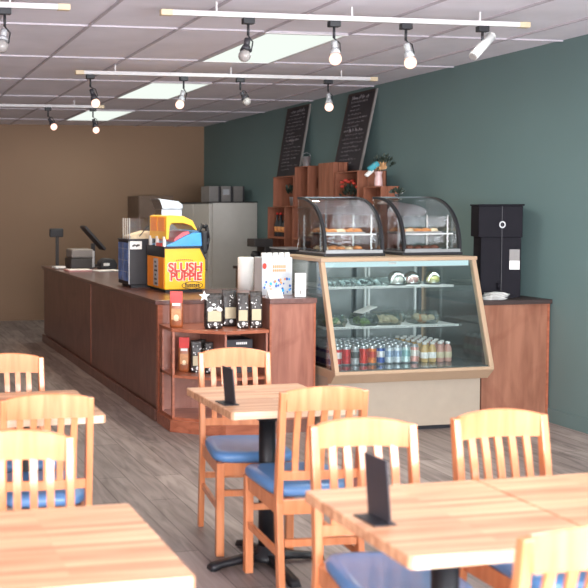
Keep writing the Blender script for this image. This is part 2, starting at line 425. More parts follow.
# ------------------------------------------------------------ chairs
def chair(label, loc, rz):
    t = thing('dining_chair', label, 'chair', loc, rz, 'maple slat back dining chairs')
    W = .356; hw = W/2; zs = .43
    # seat cushion: soft rounded pad, a little wider in front
    rings = []
    for z, k in ((zs, .94), (zs+.012, .995), (zs+.028, 1.0), (zs+.042, .95), (zs+.048, .80)):
        r = []
        for i in range(28):
            a = 2*PI*i/28; c, s = math.cos(a), math.sin(a)
            px = math.copysign(abs(c)**.38, c); py = math.copysign(abs(s)**.38, s)
            hx = (hw+.004)+(.012*py)
            r.append((px*hx*k, .005+py*.192*k, z))
        rings.append(r)
    MB().loft(rings, vinyl).build('seat', None, t)
    f = MB()
    f.box(-hw+.03, hw-.03, .155, .177, zs-.062, zs-.001).box(-hw+.03, hw-.03, -.205, -.183, zs-.062, zs-.001)
    for s in (-1, 1): f.box(s*(hw-.008)-.011*s-.011, s*(hw-.008)-.011*s+.011, -.19, .17, zs-.062, zs-.001)
    f.build('seat_frame', chair_wood, t, bevel=.003)
    for s in (-1, 1):
        x = s*(hw-.019)
        l = MB(); l.prism([(x-.018, .150), (x+.018, .150), (x+.018, .186), (x-.018, .186)], 'Z', 0, zs-.002)
        l.build('leg', chair_wood, t, bevel=.004)
    def yb(z):   # centre line of the raked back post
        if z < .42: return -.205-.045*(1-z/.42)
        return -.205-.05*((z-.42)/.46)**1.2
    for s in (-1, 1):
        x = s*(hw-.013)
        rings = []
        for z in (0, .15, .3, .42, .55, .7, .8, .868):
            d = .019 if z < .6 else .019-.006*(z-.6)/.27
            y = yb(z); rings.append([(x-.0135, y-d, z), (x+.0135, y-d, z), (x+.0135, y+d, z), (x-.0135, y+d, z)])
        MB().loft(rings, chair_wood, smooth=False).build('rear_post', None, t, bevel=.004)
    def bow(x): return -.018*(1-(x/hw)**2)
    rings = []
    for i in range(21):
        u = -1+2*i/20; x = u*(hw-.024); y = yb(.84)+bow(x); top = .872+.018*(1-u*u); bot = .792+.004*(1-u*u)
        rings.append([(x, y-.010, bot), (x, y+.011, bot), (x, y+.011, top-.004), (x, y+.004, top), (x, y-.005, top), (x, y-.010, top-.004)])
    MB().loft(rings, chair_wood, smooth=False).build('crest_rail', None, t)
    rings = []
    for i in range(9):
        u = -1+2*i/8; x = u*(hw-.024); y = yb(.53)+bow(x)*.6
        rings.append([(x, y-.009, .512), (x, y+.009, .512), (x, y+.009, .548), (x, y-.009, .548)])
    MB().loft(rings, chair_wood, smooth=False).build('back_rail', None, t, bevel=.002)
    for k in range(5):
        x = (k-2)*.052
        rings = []
        for z in (.54, .6, .67, .74, .80):
            y = yb(z)+bow(x)*(.6+.4*(z-.54)/.26)+.008*math.sin((z-.54)/.26*PI)
            rings.append([(x-.0125, y-.005, z), (x+.0125, y-.005, z), (x+.0125, y+.005, z), (x-.0125, y+.005, z)])
        MB().loft(rings, chair_wood, smooth=False).build('back_slat', None, t)
    for s in (-1, 1):
        x = s*(hw-.018)
        MB().box(x-.008, x+.008, -.22, .17, .20, .228).build('stretcher', chair_wood, t)
    MB().box(-hw+.03, hw-.03, .158, .176, .275, .302).build('stretcher', chair_wood, t)
    MB().box(-hw+.03, hw-.03, -.235, -.218, .25, .278).build('stretcher', chair_wood, t)
    return t
D = math.radians
def place(back, rz):  # chair origin from the back's top centre
    return (back[0]-.25*math.sin(rz)*1, back[1]+.25*math.cos(rz), 0) if False else (back[0]-math.sin(rz)*.25, back[1]+math.cos(rz)*.25, 0)
r0 = D(171)
c1 = chair('slat back chair with blue seat beyond the small table, facing the camera', place((1.82, 4.515), r0), r0)
for b, a, lab in (((1.775, 3.485), -4, 'slat back chair with blue seat at the near side of the small middle table'),
                  ((1.622, 2.907), 173, 'slat back chair with window glare, behind the double table by the black menu stand'),
                  ((2.143, 2.934), 180, 'slat back chair behind the right half of the double table, near the cherry cabinet'),
                  ((1.57, 1.835), 0, 'slat back chair cut off by the bottom right corner of the picture'),
                  ((.692, 4.575), 180, 'slat back chair farthest left and back, in front of the long counter'),
                  ((.690, 3.56), -2, 'orange toned slat back chair backed against the pale one on the left'),
                  ((.478, 2.966), 173, 'slat back chair bleached pale by window glare, at the near left table')):
    copy_tree(c1, place(b, D(a)), D(a), lab)

# ------------------------------------------------------------ tables
def table(label, loc):
    t = thing('cafe_table', label, 'table', loc, 0, 'butcher block cafe tables')
    h = .279
    def rr(k):
        pts = []
        for cx, cy, a0 in ((h-.012, h-.012, 0), (-h+.012, h-.012, 90), (-h+.012, -h+.012, 180), (h-.012, -h+.012, 270)):
            for j in range(4): a = D(a0+30*j); pts.append((cx+(.012-k)*math.cos(a), cy+(.012-k)*math.sin(a)))
        return pts
    tp = MB(); tp.loft([[(p[0], p[1], z) for p in rr(k)] for z, k in ((.716, .003), (.719, 0), (.747, 0), (.75, .003))], top_m, smooth=False)
    tp.build('tabletop', None, t)
    MB().box(-h+.012, h-.012, -h-.0012, -h-.0002, .7175, .7485, edge_m).build('front_edge_glare', None, t)  # thin pale strip painting window glare along the near edge
    MB().box(-.13, .13, -.13, .13, .700, .7155).cyl((0, 0, .65), (0, 0, .70), .05, None, 20, .07).build('top_plate', black_iron, t)
    MB().cyl((0, 0, .05), (0, 0, .70), .036, None, 24).build('column', black_iron, t)
    MB().lathe([(.075, .03), (.07, .05), (.045, .065), (.038, .09)], n=20).build('hub', black_iron, t)
    for k in range(4):
        a = k*PI/2+D(3)
        b = MB()
        rings = []
        for r, wd, z0, z1 in ((.03, .03, .025, .062), (.12, .024, .022, .05), (.22, .024, .012, .034), (.255, .030, 0, .026), (.275, .022, 0, .018)):
            rings.append([(r, -wd, z0), (r, wd, z0), (r, wd*.7, z1), (r, -wd*.7, z1)])
        b.loft(rings, black_iron)
        bmesh.ops.rotate(b.bm, verts=b.bm.verts[:], cent=(0, 0, 0), matrix=Matrix.Rotation(a, 3, 'Z'))
        b.build('foot', None, t)
    return t
t0 = table('butcher block table in the middle between two blue seated chairs', (1.762, 3.985, 0))
for lab, p in (('butcher block table with the black menu stand, left half of the double table', (1.558, 2.351, 0)),
               ('butcher block table forming the right half of the double table', (2.122, 2.349, 0)),
               ('butcher block table in the bottom left corner of the picture', (.462, 2.335, 0)),
               ('butcher block table mostly hidden behind the orange toned chair on the left', (.695, 4.045, 0))):
    copy_tree(t0, p, 0, lab)
def menu(label, loc, rz, h=.155, w=.12):
    t = thing('menu_stand', label, 'menu stand', loc, rz, 'black table menu stands')
    p = MB(); p.prism([(0, .004), (.005, .004), (-.008, h), (-.014, h)], 'Y', -w/2, w/2); p.build('card', charc, t, bevel=.001)
    MB().box(-.045, .02, -w/2, w/2, 0, .0042).build('base', black_pl, t, bevel=.001)
menu('black menu stand on the small middle table', (1.545, 3.88, .7502), D(4), .155, .10)
menu('larger black menu stand on the near double table', (1.35, 2.335, .7502), D(4), .172, .10)

# ------------------------------------------------------------ service counter
CX0, CY0, CY1, CT = 2.17, 6.86, 11.35, .905
cn = thing('service_counter', 'long dark mahogany service counter running back along the aisle', 'counter', (CX0, CY0, 0))
YL = CY1-CY0
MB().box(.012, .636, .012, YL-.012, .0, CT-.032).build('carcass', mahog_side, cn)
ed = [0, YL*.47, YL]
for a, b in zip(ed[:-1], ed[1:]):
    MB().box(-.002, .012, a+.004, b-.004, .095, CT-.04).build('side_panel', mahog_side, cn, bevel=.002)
MB().box(-.006, .0, ed[1]-.006, ed[1]+.006, .095, CT-.034).build('seam_strip', mahog_shelf, cn)
MB().box(-.008, .03, -.012, .03, .0, CT-.034).build('corner_post', mahog_shelf, cn)
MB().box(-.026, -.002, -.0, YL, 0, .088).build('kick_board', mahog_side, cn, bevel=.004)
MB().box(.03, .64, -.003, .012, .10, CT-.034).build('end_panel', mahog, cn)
MB().box(-.028, .641, -.02, YL+.02, CT-.032, CT).build('worktop', mahog_top, cn, bevel=.003)

# shelf unit at the counter end (open corner shelves, bowed front)
su = thing('corner_shelf_unit', 'open mahogany display shelves at the near end of the counter', 'shelf unit', (2.17, 6.29, 0))
fp = [(-.006, .53), (-.006, .235), (.31, .005), (.64, .04), (.64, .53)]
def inset(d): return [(-.006+d, .53), (-.006+d, .235+d*.6), (.31+d*.2, .005+d), (.64-d, .04+d), (.64-d, .53)]
MB().prism([(-.02, .545), (-.02, .228), (.305, -.012), (.642, .024), (.642, .53)], 'Z', 0, .085).build('plinth', mahog_shelf, su, bevel=.003)
MB().prism(inset(.006), 'Z', .085, .105).build('shelf_board', mahog_shelf, su)
MB().prism(inset(.006), 'Z', .385, .405).build('shelf_board', mahog_shelf, su)
MB().prism(fp, 'Z', .71, .733).build('shelf_board', mahog_shelf, su, bevel=.002)
MB().prism([(0, .53), (.64, .53), (.64, .515), (0, .515)], 'Z', .105, .71).build('back_board', mahog, su)
MB().box(.0, .016, .237, .265, .105, .71).build('post', mahog_shelf, su)
MB().prism([(.305, .02), (.32, .021), (.32, .515), (.305, .515)], 'Z', .405, .71).build('divider', mahog, su)
MB().prism([(.625, .06), (.64, .06), (.64, .515), (.625, .515)], 'Z', .105, .71).build('side_panel', mahog, su)
MB().box(0, .014, .47, .515, .105, .71).build('post', mahog_shelf, su)

# taller end cabinet between shelves and display case
ec = thing('end_cabinet', 'narrow reddish end cabinet beside the display case, holding paper cards', 'cabinet', (2.815, 6.335, 0))
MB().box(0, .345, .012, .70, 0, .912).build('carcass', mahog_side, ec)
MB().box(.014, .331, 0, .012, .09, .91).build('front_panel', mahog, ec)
MB().box(0, .014, -.003, .012, 0, .912).build('edge_strip', mahog_shelf, ec)
MB().box(.331, .345, -.003, .012, 0, .912).build('edge_strip', mahog_shelf, ec)
MB().box(.014, .331, -.006, .0, 0, .088).build('kick_board', mahog_side, ec)
MB().box(-.002, .35, -.014, .72, .912, .948).build('worktop', mahog_top, ec, bevel=.004)

# ------------------------------------------------------------ items on the counter
# yellow frozen drink machine
sl = thing('slush_machine', 'yellow frozen drink machine with blue slush bowl on the counter', 'slush machine', (2.41, 7.45, CT)); sl.scale = (.86, 1.5, 1.07)
prof = [(0, .022), (.40, .022), (.40, .25), (.345, .335), (0, .335)]
MB().prism(prof, 'Y', 0, .32).build('body', yellow, sl, bevel=.006)
MB().prism([(.0, .33), (.345, .33), (.352, .345), (-.004, .345)], 'Y', -.004, .324).build('rim', black_pl, sl)
MB().prism([(.35, .34), (.342, .332), (.397, .247), (.407, .25)], 'Y', -.004, .324).build('rim', black_pl, sl)
MB().box(.02, .38, .02, .30, 0, .024).build('foot_base', black_pl, sl)
MB().box(-.004, .0, -.002, .322, .265, .338).build('side_cap', black_pl, sl)
sp = MB().box(-.004, 0, .01, .31, .03, .262, orange_m)
sp.build('side_sticker', None, sl)
sp = MB(); sp.box(-.006, -.004, .11, .19, .04, .25, silver_pl)
for k in range(6): sp.box(-.0075, -.0055, .12+.01*(k % 3), .165+.008*(k % 2), .05+k*.033, .065+k*.033, dark_pl)
sp.build('sticker_stripe', None, sl)
for body, z, x, sz, sx in (('SLUSH', .187, .20, .092, 1.30), ('PUPPIE', .118, .205, .084, 1.24)):
    text_part('lettering', body, sz, text_wht, sl, FACE_NY(x, -.0015, z), .0008, sx, .0068)
    text_part('lettering', body, sz, text_red, sl, FACE_NY(x+.002, -.003, z), .0008, sx, .003)
em = MB()
rg = []
for k in range(28):
    a = 2*PI*k/28; rg.append((.27+.105*math.cos(a), .052+.030*math.sin(a)))
em.prism(rg, 'Y', -.0015, -.0005, text_blk)
em.prism([(.27+(p[0]-.27)*.93, .052+(p[1]-.052)*.82) for p in rg], 'Y', -.0025, -.001, yellow)
for k in range(7):
    em.box(.198+k*.021, .198+k*.021+.016, -.0035, -.002, .042, .064 if k else .070, text_blk)
    em.box(.204+k*.021, .198+k*.021+.010, -.0045, -.003, .048+.004*(k % 2), .055+.004*(k % 2), yellow)
em.box(.195, .345, -.0035, -.002, .036, .039, text_blk)
em.build('oval_emblem', None, sl)
sm = MB()
for k in range(9): sm.box(.11+k*.019, .121+k*.019, -.003, -.001, .238+.006*math.sin(k/8*PI), .245+.006*math.sin(k/8*PI), text_red)
sm.build('small_lettering', None, sl)
# bowl on top (profile in X-Z), yellow hood, blue and pink drink
bowl = [(.03, .345), (.385, .345), (.378, .448), (.31, .47), (.27, .50), (.10, .515), (.03, .50)]
MB().prism(bowl, 'Y', .026, .294).build('bowl', dome_glass, sl)
MB().prism([(.035, .347), (.38, .347), (.372, .446), (.30, .450), (.22, .425), (.10, .375), (.035, .355)], 'Y', .028, .292).build('blue_drink', blue_l, sl)
MB().prism([(.10, .380), (.21, .426), (.26, .442), (.25, .462), (.19, .452), (.12, .41)], 'Y', .028, .292).build('pink_drink', pink_l, sl)
hood = [(.02, .40), (.02, .575), (.06, .582), (.19, .575), (.28, .54), (.325, .468), (.31, .466), (.265, .502), (.19, .522), (.075, .522), (.055, .50), (.045, .40)]
MB().prism(hood, 'Y', .01, .31).build('hood', yellow, sl, bevel=.003)
lp = MB()
for y0 in (.035, .17): lp.box(.014, .02, y0, y0+.11, .46, .565, orange_m)
lp.build('hood_sticker', None, sl)
for y0 in (.03, .155, .28): MB().box(.005, .03, y0, y0+.02, .345, .42).build('rear_column', white_pl, sl)
MB().box(-.002, .03, .06, .15, .345, .37).build('red_tray', red_m, sl)
hd = MB().tube([(.385, .14, .42), (.45, .14, .50), (.50, .14, .49), (.515, .14, .40), (.50, .14, .32), (.45, .14, .27)], .018)
hd.cyl((.38, .14, .37), (.42, .14, .37), .035).box(.43, .49, .10, .18, .28, .46, bev=.015)
hd.build('tap_handle', black_pl, sl)

# black frozen drink machine
s2 = thing('slush_machine', 'black frozen drink machine with blue picture panel and clear bowl', 'slush machine', (2.262, 7.98, CT)); s2.scale = (1, 1, 1.1)
MB().box(0, .40, 0, .34, .02, .37).build('body', black_pl, s2, bevel=.008)
MB().box(.03, .37, .03, .31, 0, .022).build('foot_base', black_pl, s2)
bp = MB(); bp.box(-.003, 0, .02, .325, .05, .35, blue_pic)
for k in range(3): bp.box(-.004, -.0025, .02, .325, .12+k*.09, .123+k*.09, silver_pl)
bp.box(-.004, -.0025, .17, .176, .05, .35, silver_pl); bp.build('picture_panel', None, s2)
MB().box(-.002, .006, -.004, .0, .03, .36).build('edge_trim', silver_pl, s2)
lb = MB(); lb.box(.012, .115, -.004, -.0005, .30, .362, white_pl)
for k in range(6): lb.box(.03+k*.011, .04+k*.011, -.005, -.0035, .318+.004*(k % 3), .334+.003*((k*2) % 3), text_blk)
lb.build('label_plate', None, s2)
MB().prism([(.02, .375), (.36, .375), (.36, .42), (.30, .49), (.17, .545), (.02, .545)], 'Y', .03, .31).build('bowl', dome_glass, s2)
MB().prism([(.03, .38), (.35, .38), (.33, .41), (.2, .44), (.03, .40)], 'Y', .04, .30).build('pale_drink', cream_m, s2)
MB().box(-.004, .40, -.004, .344, .366, .378).build('rim', charc, s2)
MB().tube([(.10, .02, .40), (.16, .0, .47), (.22, -.01, .50), (.27, -.01, .515)], .004).build('lever', black_pl, s2)
cr = MB()
for k in range(4): cr.box(.02, .026, .05+k*.065, .07+k*.065, .378, .54)
cr.build('bowl_ribs', white_pl, s2)

# stainless machine behind
gd = thing('steel_dispenser', 'stainless steel dispenser with flared slanted hood behind the slush machines', 'dispenser', (2.70, 8.5, CT)); gd.scale = (.9, .9, .96)
MB().box(.03, .25, .03, .25, 0, .70).build('body', steel, gd, bevel=.005)
hh = MB(); hh.prism([(-.02, .80), (.0, .79), (.035, .70), (.245, .70), (.25, .74), (.20, .775)], 'Y', .0, .28); hh.build('hood', steel, gd, bevel=.004)
MB().box(.06, .22, .024, .03, .45, .62).build('control_panel', grey_pl, gd)
MB().box(.05, .23, -.04, .03, 0, .03).build('drip_tray', charc, gd)

# paper roll, cup box, cards
pr_ = thing('paper_roll', 'tall white roll of paper standing left of the flower printed box', 'paper roll', (2.975, 7.15, CT)); pr_.scale = (.95, .95, 1.16)
MB().lathe([(.062, 0), (.065, .005), (.065, .248), (.060, .253), (.022, .253), (.022, .24)], n=28).build('paper', paper, pr_)
MB().cyl((0, 0, .001), (0, 0, .254), .021).build('core', kraft, pr_)
# support under roll and cup box: rear counter return
rt = thing('counter_return', 'dark counter return behind the end cabinet, carrying the paper roll', 'counter', (2.818, 7.07, 0))
MB().box(.0, .74, .02, .65, 0, CT-.032).build('carcass', mahog_side, rt)
MB().box(0, .76, 0, .67, CT-.032, CT-.0005).build('worktop', mahog_top, rt, bevel=.003)
cb = thing('cup_box', 'white printed box with blue flower pattern behind the cards on the end cabinet', 'box', (2.872, 6.60, .9482), D(0)); cb.scale = (.92, .8, 1.12)
MB().box(0, .255, 0, .18, 0, .245).build('carton', plain('pale_carton', (196, 200, 206), .5), cb, bevel=.004)
cp = MB()
for k in range(5): cp.cyl((.03+k*.049, .04, .245), (.03+k*.049, .04, .275), .024, None, 14, .020)
cp.build('cup_stack', white_pl, cb)
pt = MB(); random.seed(3)
for k in range(34):
    px, pz = random.uniform(.015, .24), random.uniform(.01, .105)
    r = random.uniform(.006, .013); m = random.choice([blue_ink, blue_ink, blue_l, orange_ink])
    pt.prism([(px+r*math.cos(a*PI/3), pz+r*math.sin(a*PI/3)) for a in range(6)], 'Y', -.0022-k*.00004, -.0004, m)
pt.prism([(.02+.018*math.cos(a*PI/5), .19+.02*math.sin(a*PI/5)) for a in range(10)], 'Y', -.002, -.0004, text_red)
for k in range(7): pt.box(.09+k*.016, .101+k*.016, -.002, -.0004, .175, .195, orange_ink); pt.box(.09+k*.016, .102+k*.016, -.002, -.0004, .152, .168, orange_ink)
pt.build('printed_pattern', None, cb)
sg = thing('card_stand', 'white upright price card on the end cabinet', 'card', (3.075, 6.40, .9482), D(-6))
MB().box(-.04, .04, 0, .003, .004, .172).build('card', paper, sg)
MB().box(-.04, .04, -.012, .03, 0, .004).build('foot', dark_pl, sg)
ln = MB()
for k in range(3): ln.box(-.015, .015, -.001, 0, .125-k*.008, .127-k*.008)
ln.box(-.004, .004, -.001, 0, .02, .05); ln.build('print', grey_pl, sg)
cd = thing('folded_card', 'low white folded card lying on the end cabinet', 'card', (2.89, 6.39, .9482), D(4))
MB().prism([(0, 0), (.002, 0), (.032, .052), (.06, 0), (.062, 0), (.032, .056)], 'X', -.055, .055).build('card', paper, cd)

# coffee bags
def bag(label, loc, rz, w=.085, h=.22, d=.055, body=None, labm=None, bow=False, red=False, lean=0, star=False):
    t = thing('coffee_bag', label, 'coffee bag', loc, rz, 'retail coffee bags')
    if lean: t.rotation_euler = (lean, 0, rz)
    rings = []
    for z, kx, ky in ((0, .92, .85), (.02, 1, 1), (h*.4, 1.02, 1.0), (h*.7, 1, .72), (h*.88, .98, .25), (h*.93, .97, .09), (h, .97, .07)):
        r = []
        for i in range(16):
            a = 2*PI*i/16; c, s = math.cos(a), math.sin(a)
            r.append((math.copysign(abs(c)**.5, c)*w/2*kx, math.copysign(abs(s)**.5, s)*d/2*ky, z))
        rings.append(r)
    MB().loft(rings, body or bagdark).build('pouch', None, t)
    MB().prism([(-w*.36, h*.22), (w*.36, h*.22), (w*.36, h*.52), (-w*.36, h*.52)], 'Y', -d/2-.003, -d/2+.004).build('label', labm or kraft, t)
    if red:
        MB().prism([(-w*.45, h*.68), (w*.45, h*.68), (w*.47, h*.99), (-w*.47, h*.99)], 'Y', -d*.37, -d*.05).build('red_top', red_m, t)
        MB().box(-w*.3, w*.3, -d*.42, -d*.36, h*.60, h*.67).build('title_strip', white_pl, t)
        MB().ball((0, -d/2, h*.28), w*.26, sc=(1, .2, 1.1)).build('printed_picture', cream_m, t)
    else:
        q = MB().ball((w*.05, -d/2-.002, h*.14), .014, sc=(1, .3, 1)).ball((-w*.02, -d/2+.012, h*.68), .014, sc=(1.3, .3, .7))
        for k in range(9): q.ball((random.uniform(-.42, .42)*w, -d/2+.003, random.uniform(.03, .16)*h), .006, sc=(1, .4, 1))
        for k in range(7): zz = random.uniform(.56, .84); q.ball((random.uniform(-.4, .4)*w, -d/2*(1-max(0, zz-.45)*1.5)-.001, zz*h), .004, sc=(1, .6, 1.4))
        q.build('printed_picture', white_pl, t)
    if bow:
        b = MB()
        for s in (-1, 1):
            b.ball((s*.032, -d/2-.006, h*.56), .022, sc=(1.1, .35, .75), rot=(0, s*.35, 0))
        b.ball((0, -d/2-.008, h*.58), .008)
        b.build('white_bow', white_pl, t)
    if star:
        pts = []
        for k in range(10):
            r = .04 if k % 2 == 0 else .017; a = PI/2+k*PI/5; pts.append((-w*.55+r*math.cos(a), h*.93+r*math.sin(a)))
        MB().prism(pts, 'Y', -.03, -.02).build('white_star', white_pl, t)
    return t
SZ = .7335
bag('brown and red printed coffee bag standing alone on the left of the shelf', (2.222, 6.60, SZ), D(-20), .095, .26, .05, brownbag, tanlab, red=True)
bag('dark coffee bag with white bow and star at the left of the group', (2.452, 6.47, SZ), D(-8), .13, .25, .07, bow=True, star=True)
bag('dark coffee bag with kraft label standing behind the bow-tied one', (2.615, 6.585, SZ), D(-4), .11, .265, .06)
bag('dark coffee bag leaning, third from the left in the group', (2.662, 6.45, SZ), D(-16), .085, .25, .055)
bag('dark coffee bag with white printed edge at the right of the group', (2.76, 6.45, SZ), D(-12), .09, .26, .06)
S2 = .4055
bag('red topped coffee bag leaning on the lower shelf', (2.30, 6.66, S2), D(-15), .08, .25, .05, brownbag, tanlab, red=True)
bag('black coffee bag on the lower shelf next to the red topped bag', (2.375, 6.60, S2), D(-10), .085, .23, .05)
bag('black coffee bag in the middle of the lower shelf', (2.443, 6.53, S2), D(-6), .06, .225, .05)
bag('black coffee bag against the shelf divider', (2.445, 6.68, S2), D(-4), .055, .225, .05)
bx = thing('dark_carton', 'black carton with white lettering in the right lower shelf bay', 'box', (2.56, 6.50, S2))
MB().box(0, .20, 0, .18, 0, .24).build('carton', charc, bx, bevel=.003)
q = MB()
for k in range(6): q.box(.075+k*.014, .086+k*.014, -.002, 0, .205, .222)
q.build('lettering', white_pl, bx)

# till area at the far end
zc = CT+.0005
pd = thing('pole_display', 'black customer pole display at the far end of the counter', 'display', (2.265, 11.05, zc)); pd.scale = (1, 1, 1.12)
MB().box(-.05, .05, -.05, .05, 0, .015).build('base', black_pl, pd, bevel=.004)
MB().box(-.012, .004, -.012, .012, .015, .32).box(.010, .022, -.01, .01, .015, .32).build('pole', black_pl, pd)
MB().box(-.085, .075, -.03, .03, .315, .40, rot=(D(8), 0, D(-4)), bev=.01).build('screen_head', black_pl, pd)
rg = thing('cash_register', 'dark grey cash register with silver trim on the counter', 'cash register', (2.36, 10.70, zc)); rg.scale = (.9, .9, 1.25)
MB().box(0, .30, 0, .38, .0, .09).build('cash_drawer', dark_pl, rg, bevel=.005)
MB().box(.01, .29, .02, .36, .094, .175).build('printer_body', grey_pl, rg, bevel=.015)
MB().box(.27, .30, -.004, 0, .01, .16).build('trim_strip', silver_pl, rg)
mo = thing('touch_monitor', 'tilted black touch monitor on a stand behind the till', 'monitor', (2.72, 11.14, zc)); mo.scale = (1.1, 1, 1.35)
MB().box(-.07, .07, -.07, .07, 0, .015).build('base', charc, mo)
MB().box(-.02, .02, -.015, .015, .012, .20).build('neck', charc, mo)
MB().box(-.15, .15, -.13, .13, .235, .26, rot=(0, D(42), 0), bev=.006).build('screen', charc, mo)
tp = thing('desk_phone', 'rounded black card machine with small label near the till', 'card machine', (2.70, 10.45, zc)); tp.scale = (.85, 1, 1.05)
MB().prism([(-.1, 0), (.12, 0), (.13, .06), (.09, .115), (-.04, .12), (-.1, .08)], 'Y', -.09, .09).build('housing', black_pl, tp, bevel=.015)
MB().box(-.06, .02, -.094, -.089, .045, .075).build('label', white_pl, tp)
MB().tube([(-.1, -.09, .04), (-.2, -.1, .03), (-.26, -.05, .008)], .005).build('cable', black_pl, tp)
tag(MB().box(2.22, 2.50, 10.20, 10.45, zc, zc+.012, pinkp).box(2.24, 2.48, 10.22, 10.43, zc+.012, zc+.016, paper).build('paper_stack'), 'pinkish stack of papers in front of the cash register', 'papers')
tag(MB().box(-.14, .14, -.09, .09, 0, .008, rot=(0, 0, D(15))).build('paper_sheet', paper, None, (2.63, 10.18, zc+.0042)), 'white paper sheet beside the card machine', 'papers')
tag(MB().box(-.07, .05, -.06, .06, 0, .02, rot=(0, 0, D(10))).build('note_pad', paper, None, (2.23, 10.72, zc+.0102)), 'small white note pad below the pole display', 'note pad')

# ------------------------------------------------------------ display case
X0, X1 = 3.19, 4.405
dc = thing('display_case', 'beige refrigerated display case with slanted glass front full of cans', 'display case', (X0, 6.10, 0))
W = X1-X0
MB().box(.004, W-.03, .11, .88, .03, .40).build('lower_body', beige_body, dc, bevel=.004)
MB().box(.03, W-.06, .14, .86, 0, .03).build('toe_kick', black_pl, dc)
MB().prism([(0, .455), (0, .435), (.07, .362), (.11, .362), (.11, .40), (.90, .40), (.90, .455)], 'X', 0, W).build('sill', beige, dc, bevel=.003)
MB().box(.03, W-.03, .02, .86, .456, .464).build('deck', deck_m, dc)
def slant(x0, x1, off=.0, th=.022):
    return MB().prism([(0+off, .455), (.05+off, .455), (.262+off, 1.20), (.222+off, 1.20)], 'X', x0, x1)
slant(0, .032).build('front_post', beige, dc, bevel=.003)
slant(W-.032, W).build('front_post', beige, dc, bevel=.003)
for x0 in (0, W-.03): MB().box(x0, x0+.03, .86, .90, .455, 1.20).build('rear_post', beige, dc)
MB().box(-.003, W+.003, .212, .905, 1.20, 1.226).build('top_panel', beige, dc, bevel=.003)
MB().box(0, W, .03, .86, .455, .475).build('sill_rail', beige, dc) if False else None
MB().prism([(.012, .458), (.016, .458), (.236, 1.199), (.232, 1.199)], 'X', .032, W-.032).build('front_glass', glass_m, dc)
for x in (.010, W-.014):
    MB().prism([(.052, .457), (.86, .457), (.86, 1.199), (.264, 1.199)], 'X', x, x+.004).build('side_glass', glass_m, dc)
for a, b, yy in ((.03, W/2+.02, .872), (W/2-.02, W-.03, .884)):
    MB().box(a, b, yy, yy+.005, .48, 1.18).build('rear_door', rear_glass, dc)
rf = MB()
for x in (.03, W/2-.02, W/2+.02-.03, W-.06): rf.box(x, x+.028, .862, .870, .457, 1.199)
rf.box(.03, W-.03, .862, .870, 1.16, 1.199); rf.build('rear_frame', case_dark, dc)
MB().box(.035, W-.035, .262, .30, 1.155, 1.198).build('lamp_housing', silver_pl, dc)
MB().box(.04, W-.04, .2555, .2615, 1.160, 1.195).build('lamp_tube', case_lamp, dc)
ld = bpy.data.lights.new('case_lamp_light', 'AREA'); ld.shape = 'RECTANGLE'; ld.size = W-.1; ld.size_y = .03; ld.energy = 2.2; ld.color = (.9, 1, 1)
lo = bpy.data.objects.new('case_lamp_light', ld); COL.objects.link(lo); lo.parent = dc; lo.location = (W/2, .31, 1.15); lo.rotation_euler = (D(25), 0, 0)
MB().box(.54, .60, .252, .255, 1.175, 1.190).build('badge', white_pl, dc)
for z, x1 in ((1.015, 1.05), (.728, 1.10)):
    s = MB()
    for k in range(22): yy = .25+k*.024; s.cyl((.03, yy, z), (x1, yy, z), .0022, None, 6)
    for k in range(9): xx = .04+k*(x1-.05)/8; s.cyl((xx, .25, z-.004), (xx, .756, z-.004), .003, None, 6)
    s.box(.03, x1, .243, .247, z+.002, z+.006); s.box(.03, x1, .243, .247, z-.010, z-.006)
    for k in range(int(x1/.022)): s.box(.035+k*.022, .039+k*.022, .243, .247, z-.007, z+.003)
    s.build('wire_shelf', wire_w, dc)
sp = MB()
for x in (.66, .69): sp.box(x, x+.014, .80, .815, .464, 1.19)
for x in (.03, x1-.015): sp.box(x, x+.014, .80, .815, .464, 1.19)
sp.build('shelf_standard', wire_w, dc)
br = MB()
for z in (1.002, .715):
    for x in (.037, .672, 1.04): br.prism([(.30, z), (.80, z-.03), (.80, z)], 'X', x, x+.004)
br.build('shelf_bracket', wire_w, dc)

# cans and bottles on the deck
def canmesh(m, m2=None):
    k = MB(); r = .031
    k.lathe([(r*.78, 0), (r, .010), (r, .045), (r, .085), (r, .104), (r*.80, .117), (r*.78, .120)], n=14,
            ms=[tin_m, m, m2 or m, m, tin_m, tin_m])
    return k
colc = [('red', (196, 36, 40), (226, 210, 206)), ('red', (196, 36, 40), None), ('silver and black', (176, 178, 180), (74, 72, 74)),
        ('red', (200, 48, 34), None), ('orange', (222, 120, 52), (196, 60, 44)), ('blue and red', (60, 88, 160), (230, 228, 230)),
        ('pale silver', (206, 214, 220), (150, 170, 196)), ('pale silver', (206, 214, 220), (150, 170, 196)),
        ('pale teal', (196, 216, 214), (150, 190, 190)), ('pink and white', (222, 160, 150), (236, 224, 216)), ('green', (70, 130, 74), (200, 210, 200)),
        ('dark blue', (44, 62, 120), (180, 186, 200))]
cans = {}
ordn = ['first', 'second', 'third', 'fourth', 'fifth', 'sixth', 'seventh', 'eighth', 'ninth', 'tenth', 'eleventh', 'twelfth']
zd = .4645
